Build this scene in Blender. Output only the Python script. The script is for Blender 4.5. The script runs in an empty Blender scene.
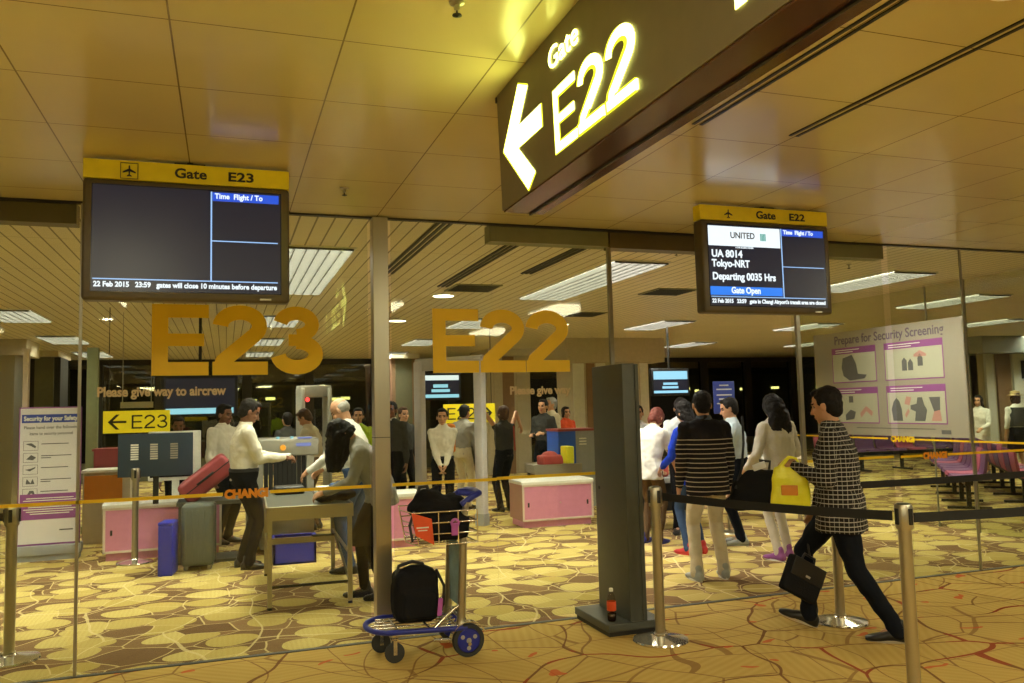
import bpy, math, random
from mathutils import Vector as V, Matrix as M, noise
PI = math.pi
R = math.radians
scn = bpy.context.scene
C = scn.collection

# ------------------------------------------------------------ camera, world, big lights
cam = bpy.data.objects.new('camera', bpy.data.cameras.new('camera'))
C.objects.link(cam)
cam.data.sensor_width = 36.0
cam.data.lens = 820.0 / 1024.0 * 36.0
cam.data.clip_start = 0.05
_yaw, _pitch, _roll = R(19.3), R(4.6), 0.025
_F = V((math.sin(_yaw) * math.cos(_pitch), math.cos(_yaw) * math.cos(_pitch), math.sin(_pitch)))
_R0 = V((math.cos(_yaw), -math.sin(_yaw), 0)); _U0 = _R0.cross(_F)
_R = _R0 * math.cos(_roll) - _U0 * math.sin(_roll)
_U = _R0 * math.sin(_roll) + _U0 * math.cos(_roll)
m = M.Identity(4)
for i in range(3):
    m[i][0], m[i][1], m[i][2] = _R[i], _U[i], -_F[i]
m.translation = V((0, 0, 1.6))
cam.matrix_world = m
scn.camera = cam
w = bpy.data.worlds.new('world'); scn.world = w
w.use_nodes = True
w.node_tree.nodes['Background'].inputs[0].default_value = (0.8, 0.62, 0.34, 1)
w.node_tree.nodes['Background'].inputs[1].default_value = 0.03
vs = scn.view_settings
vs.view_transform = 'Standard'; vs.look = 'None'; vs.gamma = 1.0; vs.use_curve_mapping = False
vs.exposure = 0.90
FIX = 24.         # radiance of the fluorescent troffers
DOWN = 60.0       # radiance of the round downlights in the front ceiling
scn.cycles.max_bounces = 10
scn.cycles.transparent_max_bounces = 24
scn.cycles.sample_clamp_indirect = 4.0
scn.cycles.use_denoising = True

# ------------------------------------------------------------ materials
def nm(name):
    mt = bpy.data.materials.new(name); mt.use_nodes = True
    nt = mt.node_tree
    return mt, nt, nt.nodes['Principled BSDF']
def mat(name, col, rough=.6, metal=0., spec=.5, var=.06, scale=14., bump=0., bscale=60., sheen=0.):
    mt, nt, b = nm(name)
    b.inputs['Roughness'].default_value = rough
    b.inputs['Metallic'].default_value = metal
    b.inputs['Specular IOR Level'].default_value = .12 if rough >= .8 else spec
    if sheen: b.inputs['Sheen Weight'].default_value = sheen
    tc = nt.nodes.new('ShaderNodeTexCoord')
    nz = nt.nodes.new('ShaderNodeTexNoise'); nz.inputs['Scale'].default_value = scale; nz.inputs['Detail'].default_value = 3
    nt.links.new(tc.outputs['Object'], nz.inputs['Vector'])
    rp = nt.nodes.new('ShaderNodeMix'); rp.data_type = 'RGBA'
    rp.inputs[6].default_value = [max(0, c * (1 - var * 2)) for c in col[:3]] + [1]
    rp.inputs[7].default_value = [min(1, c * (1 + var * 2)) for c in col[:3]] + [1]
    nt.links.new(nz.outputs['Fac'], rp.inputs[0]); nt.links.new(rp.outputs[2], b.inputs['Base Color'])
    if bump:
        n2 = nt.nodes.new('ShaderNodeTexNoise'); n2.inputs['Scale'].default_value = bscale
        nt.links.new(tc.outputs['Object'], n2.inputs['Vector'])
        bp = nt.nodes.new('ShaderNodeBump'); bp.inputs['Strength'].default_value = bump; bp.inputs['Distance'].default_value = .01
        nt.links.new(n2.outputs['Fac'], bp.inputs['Height']); nt.links.new(bp.outputs['Normal'], b.inputs['Normal'])
    return mt
def emit(name, col, strength=1., base=None):
    mt, nt, b = nm(name)
    b.inputs['Base Color'].default_value = list(base or (.02, .02, .02)) + [1]
    b.inputs['Roughness'].default_value = .3
    b.inputs['Emission Color'].default_value = list(col) + [1]
    b.inputs['Emission Strength'].default_value = strength
    return mt
def math_node(nt, op, a, b=None, c=None):
    n = nt.nodes.new('ShaderNodeMath'); n.operation = op
    for i, x in enumerate((a, b, c)):
        if x is None: continue
        if isinstance(x, (int, float)): n.inputs[i].default_value = x
        else: nt.links.new(x, n.inputs[i])
    return n.outputs[0]
def mixc(nt, fac, a, b):
    n = nt.nodes.new('ShaderNodeMix'); n.data_type = 'RGBA'
    if isinstance(fac, (int, float)): n.inputs[0].default_value = fac
    else: nt.links.new(fac, n.inputs[0])
    for i, x in ((6, a), (7, b)):
        if isinstance(x, (tuple, list)): n.inputs[i].default_value = list(x[:3]) + [1]
        else: nt.links.new(x, n.inputs[i])
    return n.outputs[2]
def xyz(nt, kind='Object'):
    tc = nt.nodes.new('ShaderNodeTexCoord'); s = nt.nodes.new('ShaderNodeSeparateXYZ')
    nt.links.new(tc.outputs[kind], s.inputs[0]); return tc, s.outputs
def line(nt, v, pitch, width):      # 1 on thin lines repeated every pitch
    f = math_node(nt, 'FRACT', math_node(nt, 'MULTIPLY', v, 1.0 / pitch))
    return math_node(nt, 'LESS_THAN', f, width / pitch)

def warped(nt, tc, sx, sy, amp, nscale, rot=0.):
    mp = nt.nodes.new('ShaderNodeMapping'); mp.inputs['Scale'].default_value = (sx, sy, 1); mp.inputs['Rotation'].default_value = (0, 0, rot)
    nz = nt.nodes.new('ShaderNodeTexNoise'); nz.inputs['Scale'].default_value = nscale; nz.inputs['Detail'].default_value = 1
    nt.links.new(tc.outputs['Object'], nz.inputs['Vector'])
    vm = nt.nodes.new('ShaderNodeVectorMath'); vm.operation = 'MULTIPLY_ADD'
    nt.links.new(nz.outputs['Color'], vm.inputs[0]); vm.inputs[1].default_value = (amp, amp, 0)
    nt.links.new(tc.outputs['Object'], vm.inputs[2]); nt.links.new(vm.outputs[0], mp.inputs['Vector'])
    return mp.outputs[0]
def vor(nt, vec, scale, feature='F1', rnd=1.):
    v = nt.nodes.new('ShaderNodeTexVoronoi'); v.feature = feature; v.inputs['Scale'].default_value = scale
    v.inputs['Randomness'].default_value = rnd; v.voronoi_dimensions = '2D'
    nt.links.new(vec, v.inputs['Vector']); return v

def leaf_carpet():
    mt, nt, b = nm('leaf_carpet')
    b.inputs['Roughness'].default_value = .95; b.inputs['Specular IOR Level'].default_value = .1
    tc, s = xyz(nt)
    vec = warped(nt, tc, 1, 1.25, .25, 1.7, .35)
    v = vor(nt, vec, 2.65, 'F1', .85)
    e = vor(nt, vec, 2.65, 'DISTANCE_TO_EDGE', .85)
    cols = nt.nodes.new('ShaderNodeSeparateColor'); nt.links.new(v.outputs['Color'], cols.inputs[0])
    leaf = mixc(nt, cols.outputs[0], (.46, .36, .10), (.68, .56, .21))
    # fine ribs across each leaf
    wv = nt.nodes.new('ShaderNodeTexWave'); wv.inputs['Scale'].default_value = 9; wv.inputs['Distortion'].default_value = 2.5
    nt.links.new(tc.outputs['Object'], wv.inputs['Vector'])
    leaf = mixc(nt, math_node(nt, 'MULTIPLY', wv.outputs['Fac'], .22), leaf, (.42, .28, .08))
    brown = mixc(nt, cols.outputs[1], (.13, .07, .035), (.24, .145, .07))
    inside = math_node(nt, 'LESS_THAN', v.outputs['Distance'], .47)
    dark_cell = math_node(nt, 'LESS_THAN', cols.outputs[2], .13)
    leafmask = math_node(nt, 'MULTIPLY', inside, math_node(nt, 'SUBTRACT', 1.0, dark_cell))
    col = mixc(nt, leafmask, brown, leaf)
    ln = math_node(nt, 'LESS_THAN', e.outputs['Distance'], .016)
    col = mixc(nt, math_node(nt, 'MULTIPLY', ln, .8), col, (.72, .58, .27))
    vec2 = warped(nt, tc, 1.0, .6, .5, 1.1, -.5)
    e2 = vor(nt, vec2, 1.5, 'DISTANCE_TO_EDGE')
    ln2 = math_node(nt, 'LESS_THAN', e2.outputs['Distance'], .012)
    col = mixc(nt, math_node(nt, 'MULTIPLY', ln2, .7), col, (.75, .62, .32))
    nz = nt.nodes.new('ShaderNodeTexNoise'); nz.inputs['Scale'].default_value = 130
    nt.links.new(tc.outputs['Object'], nz.inputs['Vector'])
    col = mixc(nt, math_node(nt, 'MULTIPLY', nz.outputs['Fac'], .25), col, (.30, .2, .08))
    nt.links.new(col, b.inputs['Base Color'])
    bp = nt.nodes.new('ShaderNodeBump'); bp.inputs['Strength'].default_value = .3; bp.inputs['Distance'].default_value = .004
    nt.links.new(nz.outputs['Fac'], bp.inputs['Height']); nt.links.new(bp.outputs['Normal'], b.inputs['Normal'])
    return mt
def branch_carpet():
    mt, nt, b = nm('branch_carpet')
    b.inputs['Roughness'].default_value = .95; b.inputs['Specular IOR Level'].default_value = .1
    tc, s = xyz(nt)
    n1 = nt.nodes.new('ShaderNodeTexNoise'); n1.inputs['Scale'].default_value = 1.6; n1.inputs['Detail'].default_value = 3
    nt.links.new(tc.outputs['Object'], n1.inputs['Vector'])
    base = mixc(nt, n1.outputs['Fac'], (.40, .27, .065), (.64, .46, .14))
    va = warped(nt, tc, .75, 1.15, .9, .9, .5)
    e1 = vor(nt, va, 1.35, 'DISTANCE_TO_EDGE')
    vb = warped(nt, tc, 1.2, .55, .9, .8, -.4)
    e2 = vor(nt, vb, 1.9, 'DISTANCE_TO_EDGE')
    # ribs in each cell, turned by the cell's own colour
    c1 = vor(nt, va, 1.35, 'F1')
    cs = nt.nodes.new('ShaderNodeSeparateColor'); nt.links.new(c1.outputs['Color'], cs.inputs[0])
    ph = math_node(nt, 'MULTIPLY', cs.outputs[0], 6.28)
    u = math_node(nt, 'ADD', math_node(nt, 'MULTIPLY', s[0], math_node(nt, 'COSINE', ph)), math_node(nt, 'MULTIPLY', s[1], math_node(nt, 'SINE', ph)))
    rib = math_node(nt, 'MULTIPLY_ADD', math_node(nt, 'SINE', math_node(nt, 'MULTIPLY', u, 105.)), .5, .5)
    base = mixc(nt, math_node(nt, 'MULTIPLY', rib, .16), base, (.85, .66, .28))
    base = mixc(nt, math_node(nt, 'MULTIPLY', cs.outputs[1], .3), base, (.74, .52, .17))
    wid = math_node(nt, 'MULTIPLY_ADD', n1.outputs['Fac'], .05, -.012)
    l1 = math_node(nt, 'LESS_THAN', e1.outputs['Distance'], wid)
    l2 = math_node(nt, 'LESS_THAN', e2.outputs['Distance'], .011)
    col = mixc(nt, math_node(nt, 'MULTIPLY', l2, .75), base, (.22, .11, .04))
    vd = warped(nt, tc, .5, 1.3, 1.1, .7, 1.2)
    e3 = vor(nt, vd, 1.5, 'DISTANCE_TO_EDGE')
    col = mixc(nt, math_node(nt, 'MULTIPLY', math_node(nt, 'LESS_THAN', e3.outputs['Distance'], .014), .7), col, (.25, .13, .045))
    red = mixc(nt, math_node(nt, 'GREATER_THAN', n1.outputs['Fac'], .56), (.17, .07, .03), (.30, .03, .02))
    col = mixc(nt, math_node(nt, 'MULTIPLY', l1, .9), col, red)
    vc = warped(nt, tc, 1, 1.8, .35, 5., .2)
    sp = vor(nt, vc, 1.25, 'F1')
    spot = math_node(nt, 'LESS_THAN', sp.outputs['Distance'], .065)
    col = mixc(nt, math_node(nt, 'MULTIPLY', spot, .8), col, (.62, .10, .04))
    nz = nt.nodes.new('ShaderNodeTexNoise'); nz.inputs['Scale'].default_value = 130
    nt.links.new(tc.outputs['Object'], nz.inputs['Vector'])
    col = mixc(nt, math_node(nt, 'MULTIPLY', nz.outputs['Fac'], .25), col, (.30, .17, .05))
    nt.links.new(col, b.inputs['Base Color'])
    bp = nt.nodes.new('ShaderNodeBump'); bp.inputs['Strength'].default_value = .3; bp.inputs['Distance'].default_value = .004
    nt.links.new(nz.outputs['Fac'], bp.inputs['Height']); nt.links.new(bp.outputs['Normal'], b.inputs['Normal'])
    return mt
def ceiling_tiles():
    mt, nt, b = nm('metal_ceiling_tile')
    b.inputs['Roughness'].default_value = .2; b.inputs['Specular IOR Level'].default_value = .55
    tc, s = xyz(nt)
    # joints every .61 m both ways; wide ones every other run across X
    ax = line(nt, math_node(nt, 'ADD', s[0], .806), .61, .007)
    ay = line(nt, math_node(nt, 'ADD', s[1], -3.463 + 6.1), .63, .006)
    j = math_node(nt, 'MAXIMUM', ax, ay)
    nz = nt.nodes.new('ShaderNodeTexNoise'); nz.inputs['Scale'].default_value = .9; nz.inputs['Detail'].default_value = 2
    nt.links.new(tc.outputs['Object'], nz.inputs['Vector'])
    base = mixc(nt, nz.outputs['Fac'], (.54, .46, .23), (.66, .57, .31))
    nt.links.new(mixc(nt, math_node(nt, 'MULTIPLY', j, .8), base, (.12, .08, .03)), b.inputs['Base Color'])
    n2 = nt.nodes.new('ShaderNodeTexNoise'); n2.inputs['Scale'].default_value = 2.2
    nt.links.new(tc.outputs['Object'], n2.inputs['Vector'])
    bp = nt.nodes.new('ShaderNodeBump'); bp.inputs['Strength'].default_value = .12; bp.inputs['Distance'].default_value = .02
    nt.links.new(n2.outputs['Fac'], bp.inputs['Height']); nt.links.new(bp.outputs['Normal'], b.inputs['Normal'])
    return mt
def slat_ceiling():
    mt, nt, b = nm('slatted_ceiling')
    b.inputs['Roughness'].default_value = .45; b.inputs['Specular IOR Level'].default_value = .4
    tc, s = xyz(nt)
    ax = line(nt, math_node(nt, 'ADD', s[0], 40.), .125, .014)
    ay = line(nt, math_node(nt, 'ADD', s[1], .3), 1.5, .012)
    nz = nt.nodes.new('ShaderNodeTexNoise'); nz.inputs['Scale'].default_value = 1.3
    nt.links.new(tc.outputs['Object'], nz.inputs['Vector'])
    base = mixc(nt, nz.outputs['Fac'], (.68, .60, .40), (.80, .71, .49))
    col = mixc(nt, math_node(nt, 'MULTIPLY', ax, .82), base, (.10, .07, .03))
    col = mixc(nt, math_node(nt, 'MULTIPLY', ay, .5), col, (.2, .14, .06))
    nt.links.new(col, b.inputs['Base Color'])
    return mt
def glass_mat(name, tint=(.93, .95, .88), refl=1.0):
    mt = bpy.data.materials.new(name); mt.use_nodes = True; nt = mt.node_tree
    nt.nodes.remove(nt.nodes['Principled BSDF'])
    out = nt.nodes['Material Output']
    tr = nt.nodes.new('ShaderNodeBsdfTransparent'); tr.inputs[0].default_value = list(tint) + [1]
    gl = nt.nodes.new('ShaderNodeBsdfGlossy'); gl.inputs['Roughness'].default_value = .02
    fr = nt.nodes.new('ShaderNodeLayerWeight')
    mx = nt.nodes.new('ShaderNodeMixShader')
    f = math_node(nt, 'MULTIPLY', math_node(nt, 'MULTIPLY_ADD', math_node(nt, 'POWER', fr.outputs[1], 5.), .8, .026), refl)
    nt.links.new(f, mx.inputs[0]); nt.links.new(tr.outputs[0], mx.inputs[1]); nt.links.new(gl.outputs[0], mx.inputs[2])
    nt.links.new(mx.outputs[0], out.inputs['Surface'])
    return mt
def translucent_mat(name, col, alpha):
    mt, nt, b = nm(name)
    b.inputs['Base Color'].default_value = list(col) + [1]; b.inputs['Roughness'].default_value = .6
    b.inputs['Alpha'].default_value = alpha
    return mt
def stripes_mat(name, dark, light, pitch, width, zmax=9.):
    mt, nt, b = nm(name); b.inputs['Roughness'].default_value = .9; b.inputs['Specular IOR Level'].default_value = .15
    tc, s = xyz(nt)
    l = math_node(nt, 'MULTIPLY', line(nt, s[2], pitch, width), math_node(nt, 'LESS_THAN', s[2], zmax))
    nt.links.new(mixc(nt, l, dark, light), b.inputs['Base Color']); return mt
def plaid_mat():
    mt, nt, b = nm('checked_shirt'); b.inputs['Roughness'].default_value = .9; b.inputs['Specular IOR Level'].default_value = .15
    tc, s = xyz(nt)
    sn = nt.nodes.new('ShaderNodeSeparateXYZ'); nt.links.new(tc.outputs['Normal'], sn.inputs[0])
    side = math_node(nt, 'GREATER_THAN', math_node(nt, 'ABSOLUTE', sn.outputs[0]), math_node(nt, 'ABSOLUTE', sn.outputs[1]))
    ly = line(nt, math_node(nt, 'ADD', s[1], 2.), .03, .0045); lx = line(nt, math_node(nt, 'ADD', s[0], 2.), .03, .0045)
    lv = math_node(nt, 'ADD', math_node(nt, 'MULTIPLY', ly, side), math_node(nt, 'MULTIPLY', lx, math_node(nt, 'SUBTRACT', 1., side)))
    lz = line(nt, s[2], .03, .0055)
    l = math_node(nt, 'MAXIMUM', math_node(nt, 'MULTIPLY', lv, .38), math_node(nt, 'MULTIPLY', lz, .68))
    nt.links.new(mixc(nt, l, (.018, .016, .018), (.62, .6, .55)), b.inputs['Base Color']); return mt
def brushed(name, col, rough=.28):
    mt, nt, b = nm(name); b.inputs['Metallic'].default_value = .9
    b.inputs['Base Color'].default_value = list(col) + [1]
    tc = nt.nodes.new('ShaderNodeTexCoord'); mp = nt.nodes.new('ShaderNodeMapping'); mp.inputs['Scale'].default_value = (60, 60, 3)
    nz = nt.nodes.new('ShaderNodeTexNoise'); nz.inputs['Scale'].default_value = 5
    nt.links.new(tc.outputs['Object'], mp.inputs[0]); nt.links.new(mp.outputs[0], nz.inputs['Vector'])
    nt.links.new(math_node(nt, 'MULTIPLY_ADD', nz.outputs['Fac'], .06, rough - .03), b.inputs['Roughness']); return mt

MT = dict(
    steel=brushed('brushed_steel', (.46, .425, .33), .32), chrome=brushed('chrome', (.8, .78, .74), .12),
    darksteel=mat('dark_grey_metal', (.075, .080, .066), .42, .2), bezel=mat('bronze_bezel', (.12, .10, .07), .4, .4),
    black=mat('black_plastic', (.012, .012, .013), .5), blacknylon=mat('black_nylon', (.012, .012, .014), .8, bump=.4, bscale=90),
    belt=mat('black_belt', (.008, .008, .009), .75), white=mat('white_paint', (.78, .78, .74), .5),
    yellow=mat('yellow_sign', (.86, .70, .01), .45), yellowbag=mat('yellow_plastic_bag', (.78, .75, .03), .35, bump=.6, bscale=18),
    gold=mat('amber_vinyl', (.86, .56, .005), .5, var=.02), orange=mat('orange_vinyl', (.80, .30, .01), .5),
    palevinyl=mat('pale_vinyl', (.62, .50, .32), .6), ink=mat('black_ink', (.02, .018, .015), .6),
    pink=mat('pink_laminate', (.62, .24, .40), .4), pinkframe=mat('cream_edge', (.66, .56, .48), .45),
    pinkside=mat('brown_pink_side', (.42, .22, .20), .5), bluebox=mat('blue_plastic', (.02, .03, .42), .4),
    greysuit=mat('grey_green_suitcase', (.10, .12, .11), .5, bump=.3), maroon=mat('maroon_shell', (.30, .05, .06), .45),
    lav=mat('pale_lavender_panel', (.60, .59, .66), .45), lavdark=mat('grey_kick_panel', (.32, .34, .37), .5),
    greypaint=mat('grey_machine_paint', (.30, .29, .25), .45), navy=mat('navy_board', (.025, .045, .075), .45),
    royal=mat('royal_blue_panel', (.02, .10, .55), .45), skin=mat('skin', (.50, .27, .16), .55, spec=.35, var=.05),
    skindark=mat('brown_skin', (.20, .09, .05), .5, spec=.35, var=.05), lip=mat('lip', (.38, .12, .10), .5), eye=mat('dark_eye', (.02, .013, .01), .35),
    hairblack=mat('black_hair', (.010, .008, .008), .62, spec=.2, var=.3, scale=60, bump=.6, bscale=120), hairgrey=mat('grey_hair', (.30, .29, .27), .6, var=.3, scale=60, bump=.5),
    hairred=mat('auburn_hair', (.13, .03, .02), .6, spec=.25, var=.3, scale=50, bump=.5), hairbrown=mat('brown_hair', (.07, .035, .02), .6, spec=.25, var=.3, scale=60, bump=.5),
    shirtwhite=mat('white_cotton', (.72, .71, .66), .9, var=.04), shirtcream=mat('cream_uniform_shirt', (.66, .62, .52), .9, var=.04),
    greytop=mat('grey_knit', (.30, .29, .26), .95), lightgrey=mat('light_grey_knit', (.50, .47, .41), .95), vestgrey=mat('charcoal_vest', (.05, .05, .048), .9),
    trousers=mat('black_trousers', (.007, .007, .009), .9), khaki=mat('cream_chinos', (.62, .55, .40), .9), brown=mat('brown_trousers', (.12, .075, .04), .9),
    jeans=mat('blue_jeans', (.05, .09, .20), .9), darkjeans=mat('dark_jeans', (.008, .010, .016), .85), paleleg=mat('pale_trousers', (.55, .50, .43), .9),
    blueshirt=mat('bright_blue_top', (.02, .06, .62), .85), lightblue=mat('light_blue_shirt', (.48, .58, .66), .9), palebl=mat('pale_shirt', (.60, .63, .66), .9),
    beige=mat('beige_shirt', (.48, .42, .30), .9), redcloth=mat('red_top', (.60, .08, .03), .9), shoe=mat('black_leather', (.012, .011, .011), .3),
    shoered=mat('red_shoe', (.55, .04, .04), .6), shoegrey=mat('grey_trainer', (.34, .36, .33), .6), sole=mat('tan_sole', (.45, .38, .26), .7), lime=mat('lime_trim', (.45, .6, .1), .6),
    hivis=mat('hi_vis_yellow', (.5, .75, .02), .7), orangebag=mat('orange_bag', (.85, .25, .02), .7), redbag=mat('red_bag', (.45, .07, .06), .7),
    plaid=plaid_mat(), sweater=stripes_mat('striped_sweater', (.016, .014, .016), (.42, .36, .26), .042, .008, 1.27),
    seatpurple=mat('purple_seat', (.20, .08, .26), .55), seatpink=mat('pink_seat', (.55, .12, .24), .55), screenblack=mat('dark_screen', (.012, .013, .022), .25),
    purple=mat('purple_print', (.28, .08, .30), .6, var=.02), paper=mat('poster_paper', (.70, .68, .72), .55, var=.02), bluep=mat('blue_print', (.04, .07, .38), .6, var=.02),
    slate=mat('slate_print', (.14, .10, .16), .7), greyprint=mat('grey_print', (.12, .12, .13), .7), orangewood=mat('orange_laminate', (.62, .22, .02), .5), tray=mat('grey_tray', (.40, .38, .33), .5),
    paleprint=mat('pale_print', (.46, .45, .38), .6, var=.02), pinkprint=mat('pink_print', (.50, .26, .24), .6, var=.02),
    wallcream=mat('cream_wall', (.52, .46, .34), .7), wallbrown=mat('brown_panel', (.28, .17, .10), .55), paleolive=mat('pale_olive_paint', (.22, .25, .13), .6), wallolive=mat('olive_wall', (.16, .16, .10), .7),
    mull=mat('dark_mullion', (.018, .016, .013), .5), header=mat('bronze_header', (.13, .10, .05), .45), headerlight=mat('olive_header', (.20, .20, .10), .45),
    signface=mat('olive_bronze_face', (.17, .135, .075), .5), signunder=mat('brown_gloss_underside', (.07, .028, .018), .18),
    glass=glass_mat('clear_glass'), glassedge=mat('glass_edge_steel', (.35, .33, .26), .3, .6), bottleplastic=glass_mat('clear_plastic', (.85, .85, .8)),
    bronzeglass=glass_mat('tinted_window_glass', (.50, .48, .36), 5.),
    redprint=mat('red_orange_print', (.75, .09, .02), .5), magenta=mat('magenta_print', (.45, .10, .45), .5), bluemetal=mat('blue_rail', (.02, .03, .30), .35),
    rubber=mat('rubber', (.05, .05, .048), .8), night=mat('night_tarmac', (.01, .01, .008), .9), straw=mat('straw_hat', (.55, .42, .2), .9),
    cola=mat('cola', (.02, .006, .003), .2), advert=mat('advert_picture', (.25, .38, .42), .5, var=.35, scale=7), whitebag=mat('white_bag', (.7, .7, .68), .6),
    e_white=emit('lit_white', (1, .98, .80), .62), e_sign=emit('lit_sign_letter', (.92, 1, .22), 5.0), e_yel=emit('lit_yellow_edge', (.80, .85, .02), 1.1), e_scrw=emit('screen_white', (.85, .95, 1), .6),
    e_scrblue=emit('screen_blue', (.02, .10, .75), .5), e_scrlb=emit('screen_light_blue', (.02, .22, .9), .55), e_scrdark=emit('screen_dark', (.010, .012, .030), .4),
    e_line=emit('screen_line', (.35, .6, 1), .55), e_cyan=emit('screen_cyan', (.35, .75, .95), .55), e_green=emit('screen_green', (.1, .5, .4), .4),
    e_tube=emit('troffer_tube', (1, .955, .78), FIX, (.8, .8, .8)), e_down=emit('downlight_lamp', (1, .88, .58), DOWN, (.8, .8, .8)),
    e_fill=emit('front_fill', (1, .93, .62), 12., (.8, .8, .8)),  # glow of the added panels that light the front hall
    e_down2=emit('far_downlight_lamp', (1, .93, .72), 8, (.8, .8, .8)), e_night=emit('night_lamp', (.95, 1, .5), 3.5), e_red=emit('red_lamp', (1, .05, .05), 1.5),
    e_amber=emit('amber_lamp', (1, .4, .02), .6), e_bl=emit('blue_display', (.3, .35, .9), .4),
)
MT['leaf'] = leaf_carpet(); MT['branch'] = branch_carpet(); MT['tiles'] = ceiling_tiles(); MT['slats'] = slat_ceiling()
MT['poster_film'] = translucent_mat('poster_film', (.46, .41, .36), .72)
MT['film_cream'] = translucent_mat('film_cream', (.66, .62, .45), .75)
MT['louvre'] = mat('louvre_metal', (.05, .049, .045), .5, .1)

# ------------------------------------------------------------ mesh helpers
class MB:
    def __init__(s): s.v = []; s.f = []; s.m = []
    def add(s, vs, fs, mi=0):
        n = len(s.v); s.v += [V(p) for p in vs]; s.f += [tuple(i + n for i in f) for f in fs]; s.m += [mi] * len(fs); return s
    def box(s, lo, hi, mi=0, mtx=None):
        x0, y0, z0 = lo; x1, y1, z1 = hi
        vs = [V(p) for p in ((x0, y0, z0), (x1, y0, z0), (x1, y1, z0), (x0, y1, z0), (x0, y0, z1), (x1, y0, z1), (x1, y1, z1), (x0, y1, z1))]
        if mtx: vs = [mtx @ p for p in vs]
        return s.add(vs, [(3, 2, 1, 0), (4, 5, 6, 7), (0, 1, 5, 4), (1, 2, 6, 5), (2, 3, 7, 6), (3, 0, 4, 7)], mi)
    def rbox(s, lo, hi, r, mi=0, mtx=None, seg=3):      # box rounded in all directions by a superellipsoid-free chamfer ring
        lo = V(lo); hi = V(hi); c = (lo + hi) / 2; h = (hi - lo) / 2
        r = min(r, *(x * .99 for x in h)); prof = []
        for k in range(seg + 1):
            a = PI / 2 * k / seg; prof.append((r * (1 - math.sin(a)), r * (1 - math.cos(a)) ))
        rings = []
        zs = [(-h.z + d[0 + 0], d[1]) for d in [(r * (1 - math.cos(PI / 2 * k / seg)), r * (1 - math.sin(PI / 2 * k / seg))) for k in range(seg + 1)]]
        zs = zs + [(-z, i) for z, i in reversed(zs)]
        for z, ins in zs:
            ring = []
            for q in range(4):
                sx, sy = ((1, 1), (-1, 1), (-1, -1), (1, -1))[q]
                for k in range(seg + 1):
                    a = PI / 2 * (q + k / seg)
                    ring.append(c + V((sx * (h.x - r) + (r - ins) * math.cos(a), sy * (h.y - r) + (r - ins) * math.sin(a), z)))
            rings.append(ring)
        if mtx: rings = [[mtx @ p for p in rg] for rg in rings]
        return s.loft(rings, mi)
    def loft(s, rings, mi=0, cap=True, closed=False):
        n = len(rings[0]); vs = [p for rg in rings for p in rg]; fs = []
        k = len(rings)
        for i in range(k if closed else k - 1):
            for j in range(n):
                a = i * n + j; b = i * n + (j + 1) % n; c2 = ((i + 1) % k) * n + (j + 1) % n; d = ((i + 1) % k) * n + j
                fs.append((a, b, c2, d))
        if cap and not closed:
            fs.append(tuple(range(n - 1, -1, -1))); fs.append(tuple((k - 1) * n + j for j in range(n)))
        return s.add(vs, fs, mi)
    def tube(s, pts, r, n=10, mi=0, closed=False, cap=True):
        pts = [V(p) for p in pts]; k = len(pts)
        rr = r if isinstance(r, (list, tuple)) else [r] * k
        rings = []; up = None
        for i, p in enumerate(pts):
            a = pts[(i - 1) % k] if (closed or i) else p; b = pts[(i + 1) % k] if (closed or i < k - 1) else p
            t = (b - a).normalized()
            if up is None: up = t.orthogonal().normalized()
            up = (up - t * up.dot(t)); up = up.normalized() if up.length > 1e-5 else t.orthogonal().normalized()
            q = t.cross(up)
            rings.append([p + (up * math.cos(2 * PI * j / n) + q * math.sin(2 * PI * j / n)) * rr[i] for j in range(n)])
        return s.loft(rings, mi, cap, closed)
    def lathe(s, prof, c=(0, 0, 0), n=28, mi=0, axis='z', closed=False):
        rings = []
        for r, z in prof:
            r = max(r, 1e-4)
            rg = []
            for j in range(n):
                a = 2 * PI * j / n; x, y = r * math.cos(a), r * math.sin(a)
                p = V((x, y, z)) if axis == 'z' else (V((x, z, y)) if axis == 'y' else V((z, x, y)))
                rg.append(V(c) + p)
            if axis == 'y': rg.reverse()
            rings.append(rg)
        return s.loft(rings, mi, closed=closed)
    def prism(s, poly, fn, d0, d1, mi=0):              # polygon (u,v) extruded d0..d1 ; fn(u,v,d) -> point
        n = len(poly)
        vs = [fn(u, v, d0) for u, v in poly] + [fn(u, v, d1) for u, v in poly]
        fs = [tuple(range(n)), tuple(range(2 * n - 1, n - 1, -1))] + [(i, i + n, (i + 1) % n + n, (i + 1) % n) for i in range(n)]
        return s.add(vs, fs, mi)
    def ell(s, c, r, mi=0, n=16, mtx=None):
        c = V(c); rings = []
        for i in range(n // 2 + 1):
            a = -PI / 2 + PI * i / (n // 2); rad = max(math.cos(a), 1e-3)
            rings.append([V((r[0] * rad * math.cos(2 * PI * j / n), r[1] * rad * math.sin(2 * PI * j / n), r[2] * math.sin(a))) for j in range(n)])
        if mtx: rings = [[mtx @ p for p in rg] for rg in rings]
        return s.loft([[c + p for p in rg] for rg in rings], mi)
    def cap(s, p, q, r1, r2=None, n=12, mi=0):         # tapered capsule
        p = V(p); q = V(q); r2 = r1 if r2 is None else r2
        t = (q - p); L = t.length
        t = t / L if L > 1e-6 else V((0, 0, 1)); u = t.orthogonal().normalized(); v = t.cross(u); rings = []
        for c0, r0, a0, a1 in ((p, r1, -90, 0), (q, r2, 0, 90)):
            for k in range(4):
                a = R(a0 + (a1 - a0) * k / 3); rr = max(r0 * math.cos(a), 1e-4)
                rings.append([c0 + t * (r0 * math.sin(a)) + (u * math.cos(2 * PI * j / n) + v * math.sin(2 * PI * j / n)) * rr for j in range(n)])
        return s.loft(rings, mi)
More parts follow.
